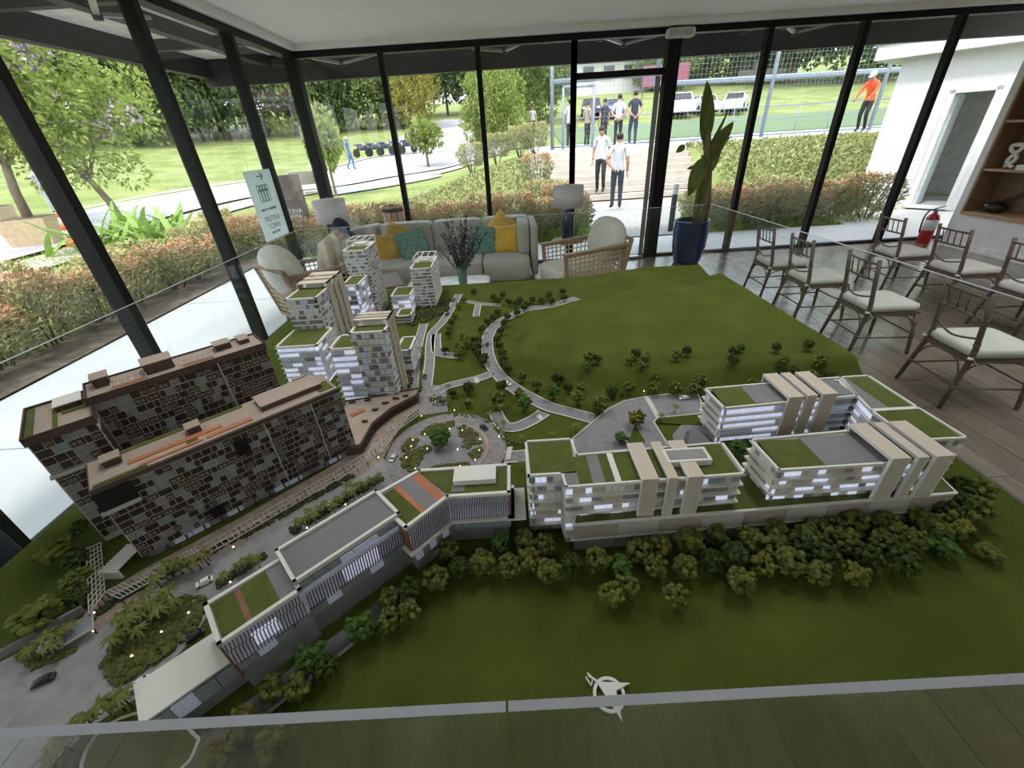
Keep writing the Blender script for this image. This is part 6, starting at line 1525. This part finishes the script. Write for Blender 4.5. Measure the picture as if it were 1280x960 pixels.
MB().box(0,L,.006,D,0,h-.004).build('body', mwallg, t); shop_front(t,L,h,.085,.112); MB().box(-.002,L,-.001,.004,.112,h-.006).build('glazing', mlitd, t); MB().box(L*.3,L*.62,-.002,.0,.125,h-.03).build('lit_glazing', mlit, t); louvres(t,(0,-.004),(L,-.004),.114,h-.006,mfin)
MB().box(-.004,.0,-.004,D,.06,h-.004).build('end_wall', mbrick, t); parapet(t,[(0,0),(L,0),(L,D),(0,D)],h-.006,.010,.010)
for q, m_, nm in (((.008,.056,.008,D-.008),mgreen,'green_roof'),((.056,.068,.008,D-.008),mbrick,'brick_path'),((.068,.128,.008,D-.008),mgreen,'green_roof'),((.128,L-.004,.008,D-.008),mgrey,'grey_roof')): MB().box(*q,h-.005,h-.001).build(nm, m_, t)
t, L, D, h = shop('model_shop_block','long model shop block with a flat grey roof',.265,.55,-.555,-.415,.962,.86)
MB().box(0,L,.012,D,0,h-.004).build('body', mwallg, t); shop_front(t,L,h,.085,.112); MB().box(0,L,.004,.012,.112,h-.03).build('glazing', mlitd, t); MB().box(L*.35,L*.7,.003,.0045,.114,h-.05).build('lit_glazing', mlit, t); louvres(t,(0,-.002),(L,-.002),.114,h-.036,mfin,tiers=2)
for k in range(8): pbox(t, mlitd if k in (3,4,5) else mglass, 'clerestory_pane', L*k/8+.001,L*(k+1)/8-.001,.006,.013,h-.042,h-.014)
parapet(t,[(0,.014),(L,.014),(L,D),(0,D)],h-.006,.009,.012); MB().box(.004,L-.004,.02,D-.006,h-.006,h-.002).build('grey_roof', mgrey, t)
t, L, D, h = shop('model_shop_block','low model shop with a plain cream roof at the near end of the strip',-.075,.095,-.545,-.44,.862,.8)
MB().box(.01,L,.014,D,0,h-.004).build('body', mwallg, t); MB().box(-.004,L,0,D,h-.004,h+.002).build('cream_roof', mwhite, t); shop_front(t,L,h,.055,.10)
# angled end block
G3 = [(-.443,.896),(-.32,.776),(-.219,.882),(-.037,.884),(-.035,1.003),(-.322,1.0)]
gx_, gy_ = -.25, .9
t = thing('model_shop_block', 'angled brown louvred model shop block with mixed green and brick roof', 'model building', (gx_,gy_,TZ), 0, 'model shop strip')
Q = [(x-gx_,y-gy_) for x,y in G3]; h = .955-TZ
MB().prism(poff(Q,-.010), 0, h-.004).build('body', mwallg, t); MB().prism(poff(Q,.012), .100, .106).build('ledge', mwhite, t); MB().prism(poff(Q,-.004), .106, h-.005).build('glazing', mlitd, t)
louvres(t,Q[1],Q[2],.108,h-.005,mfin); louvres(t,Q[2],Q[3],.108,h-.005,mfin)
e = MB(); a = Vector((*Q[0],0)); b = Vector((*Q[1],0)); 
e.bar((a+b)/2*0+Vector((a.x,a.y,(h+.106)/2-.002)), Vector((b.x,b.y,(h+.106)/2-.002)), .004, h-.112); e.build('end_wall', mbrick, t)
e = MB(); a = Vector((*Q[3],0)); b = Vector((*Q[4],0)); e.bar(Vector((a.x,a.y,(h+.106)/2-.002)), Vector((b.x,b.y,(h+.106)/2-.002)), .004, h-.112); e.build('end_wall', mbrick, t)
parapet(t, Q, h-.006, .010, .010)
def g3roof(pts, mat, nm, dz=0): MB().prism([(p[0]-gx_,p[1]-gy_) for p in pts], h-.006, h-.001+dz).build(nm, mat, t)
def mixp(u, v):   # across the angled half
    a = Vector(G3[0]).lerp(Vector(G3[5]), u); b = Vector(G3[1]).lerp(Vector(G3[2]), u); q = a.lerp(b, v); return (q.x,q.y)
for u0, u1, m_, nm in ((.04,.40,mgreen,'green_roof'),(.40,.50,morange,'brick_path'),(.50,.80,mgrey,'grey_roof'),(.80,.98,morange,'brick_path')): g3roof([mixp(u0,.06),mixp(u0,.94),mixp(u1,.94),mixp(u1,.06)], m_, nm)
g3roof([(-.318,.994),(-.217,.89),(-.21,.89),(-.21,.994)], mgreen, 'green_roof'); g3roof([(-.21,.892),(-.043,.892),(-.043,.996),(-.21,.996)], mgreen, 'green_roof')
MB().box(-.205-gx_,-.075-gx_,.925-gy_,.985-gy_,h,h+.018).build('plant_room', mwhite, t); g3roof([(-.21,.9),(-.17,.9),(-.17,.925),(-.21,.925)], mgrey, 'grey_roof', .001)
n = 6
for k in range(n):
    a = Vector(Q[1]).lerp(Vector(Q[2]),k/n); b = Vector(Q[1]).lerp(Vector(Q[2]),(k+1)/n); c = (a+b)/2; part(ub(mglass if k % 2 else mlitd), 'glass_panel', t, (c.x+.004,c.y+.004,.08), ((b-a).length-.002,.010,.036), atan2((b-a).y,(b-a).x))
    a = Vector(Q[2]).lerp(Vector(Q[3]),k/n); b = Vector(Q[2]).lerp(Vector(Q[3]),(k+1)/n); c = (a+b)/2; part(ub(mglass), 'glass_panel', t, (c.x,c.y+.005,.08), ((b-a).length-.002,.012,.036), 0)
MB().box(-.045-gx_,.01-gx_,.872-gy_,1.0-gy_,.098,.106).build('side_canopy', mwhite, t)

# --- white towers
def tower(name, label, x0,x1,y0,y1, zt, floors, mats, wt, pw, fins=False, perg=None, roof=True, z0=ZU, slab=.004):
    cx, cy = (x0+x1)/2,(y0+y1)/2; t = thing(name, label, 'model building', (cx,cy,z0), 0, 'white model towers'); a, b, h = (x1-x0)/2,(y1-y0)/2, zt-z0
    MB().box(-a+.004,a-.004,-b+.004,b-.004,0,h-.002).build('core', mgpan, t)
    for f in range(1,floors+1):
        z = h*f/floors; MB().box(-a-slab,a+slab,-b-slab,b+slab,z-.0035,z).build('floor_slab', mwhite, t)
    for (p, q, nr) in (((-a,-b+.004),(a,-b+.004),(0,-1)), ((a-.004,-b),(a-.004,b),(1,0))):
        facade(t, p, q, nr, 0, h, floors, mats, wt, pw, rnd, 'facade_panel', stuff=True)
    if fins:
        for k, (u0, u1) in enumerate(((.42,.58),(.66,.78),(.86,1.04))):
            f = MB(); f.box(a+.002,a+.010,-b+2*b*u0,-b+2*b*u1,.0,h+.035); f.box(-a,a+.010,-b+2*b*u0,-b+2*b*u1,h+.030,h+.035); f.box(-a-.004,-a+.002,-b+2*b*u0,-b+2*b*u1,h,h+.035); f.build('cream_fin', mcream, t)
    parapet(t, [(-a,-b),(a,-b),(a,b),(-a,b)], h-.001, .010, .007)
    gx0 = b*.72 if perg else b-.008
    MB().box(-a+.010,a-.010,-b+.010,(-b+2*b*.5 if (fins or perg) else b-.010),h-.001,h+.004).build('green_roof', mgreen, t)
    if fins or perg:
        MB().box(-a*.5,a*.55,-b*.05,b*.5,h,h+.022).build('plant_room', mwhite, t)
    if perg:
        g_ = MB(); zz = h+perg
        for y in (-b*.2, b): 
            g_.bar((-a,y,zz),(a,y,zz),.006,.006); g_.bar((-a,y,h),(-a,y,zz),.006,.006); g_.bar((a,y,h),(a,y,zz),.006,.006)
        for k in range(4): x = -a+2*a*k/3; g_.bar((x,-b*.2,zz),(x,b,zz),.005,.005)
        g_.build('roof_frame', mwhite, t)
    return t
CH = [mgpan, mwhite, mlitd, mglass]
tower('model_tower','white model tower with cream fins, left of the front tower',-1.15,-.995,2.07,2.45,1.20,14,CH,(3,3,2,1),(.018,.024),fins=True)
tower('model_low_block','low white model block with L shaped green roof under the left tower',-1.16,-.96,1.86,2.08,1.03,8,[mlit,mlitd,mglass],(3,4,1),(.05,.07),slab=.007)
tower('model_tower','front white model tower with cream fins and framed roof',-.69,-.545,1.645,1.80,1.17,12,CH,(2,3,3,1),(.018,.024),fins=True)
tower('model_low_block','white model block with bright lit balconies in front of the towers',-.815,-.655,1.68,1.83,1.085,9,[mlit,mlitd,mlit],(3,2,2),(.05,.06),slab=.009)
tower('model_tower','tallest white model tower with an open roof frame at the back',-1.07,-.925,2.78,3.05,1.275,20,CH,(3,3,2,1),(.012,.016),perg=.045)
tower('model_low_block','small white model block in front of the tallest tower',-1.045,-.945,2.55,2.77,1.115,10,[mlitd,mlit,mglass],(3,2,1),(.04,),slab=.006)
tower('model_tower','white model tower with chequered side nearest the curved road',-.69,-.545,2.93,3.28,1.095,12,CH,(3,4,1,1),(.014,.018),perg=.04,fins=False)
tower('model_low_block','low white model block in front of the chequered tower',-.825,-.695,2.80,3.00,.95,5,[mlitd,mlit],(2,2),(.04,),slab=.006)
tower('model_low_block','lowest green roofed model block at the foot of the chequered tower',-.765,-.67,2.62,2.76,.87,3,[mglass,mgpan],(1,1),(.03,),slab=.003)
tower('model_low_block','thin white model block behind the front tower',-.60,-.53,1.93,2.10,.94,5,[mlitd,mgpan,mwhite],(2,2,2),(.03,),slab=.005)

# --- compass marker on the lawn
cp = thing('compass_marker', 'white north arrow with ring lying on the model lawn', 'marker', (.171,.441,TZ), 0)
wm = M('marker_white', (0.62,0.62,0.60), .5, var=.03)
rg = MB(); n = 40; vs = []
for i in range(n):
    a = 2*pi*i/n
    for r, z in ((.036,.004),(.029,.004),(.029,.009),(.036,.009)): vs.append((cos(a)*r*1.0, sin(a)*r*1.0, z))
rg.add(vs, [(4*i+j, 4*((i+1)%n)+j, 4*((i+1)%n)+(j+1)%4, 4*i+(j+1)%4) for i in range(n) for j in range(4)]); rg.build('ring', wm, cp)
c0 = Vector((.171,.441,TZ)); K = [at(x,y,TZ+.011)-c0 for x, y in ((746,852),(788,853),(770,864),(778,901))]
ar = MB(); zt = .012
V = [(K[0].x,K[0].y),(K[1].x,K[1].y),(K[2].x,K[2].y),(K[3].x,K[3].y)]
lo = [(x,y,.006) for x,y in V]; hi = [(V[0][0],V[0][1],zt),(V[1][0],V[1][1],zt-.003),(V[2][0],V[2][1],zt+.004),(V[3][0],V[3][1],zt-.003)]
ar.add(lo+hi, [(3,2,1,0),(4,5,6),(4,6,7),(0,1,5,4),(1,2,6,5),(2,3,7,6),(3,0,4,7)]); ar.build('arrow', wm, cp)
nl = MB(); N_ = [at(x,y,TZ+.01)-c0 for x, y in ((747,852),(735,844),(738,857),(732,845))]
nl.bar(N_[0],N_[1],.004,.004); 
q = [at(x,y,TZ+.009)-c0 for x, y in ((734,841),(741,848),(732,846),(739,857))]
nl.bar(q[1],q[0],.0025,.004); nl.bar(q[1],q[3],.0025,.004); nl.bar(q[2],q[3],.0025,.004); nl.build('north_letter', wm, cp)
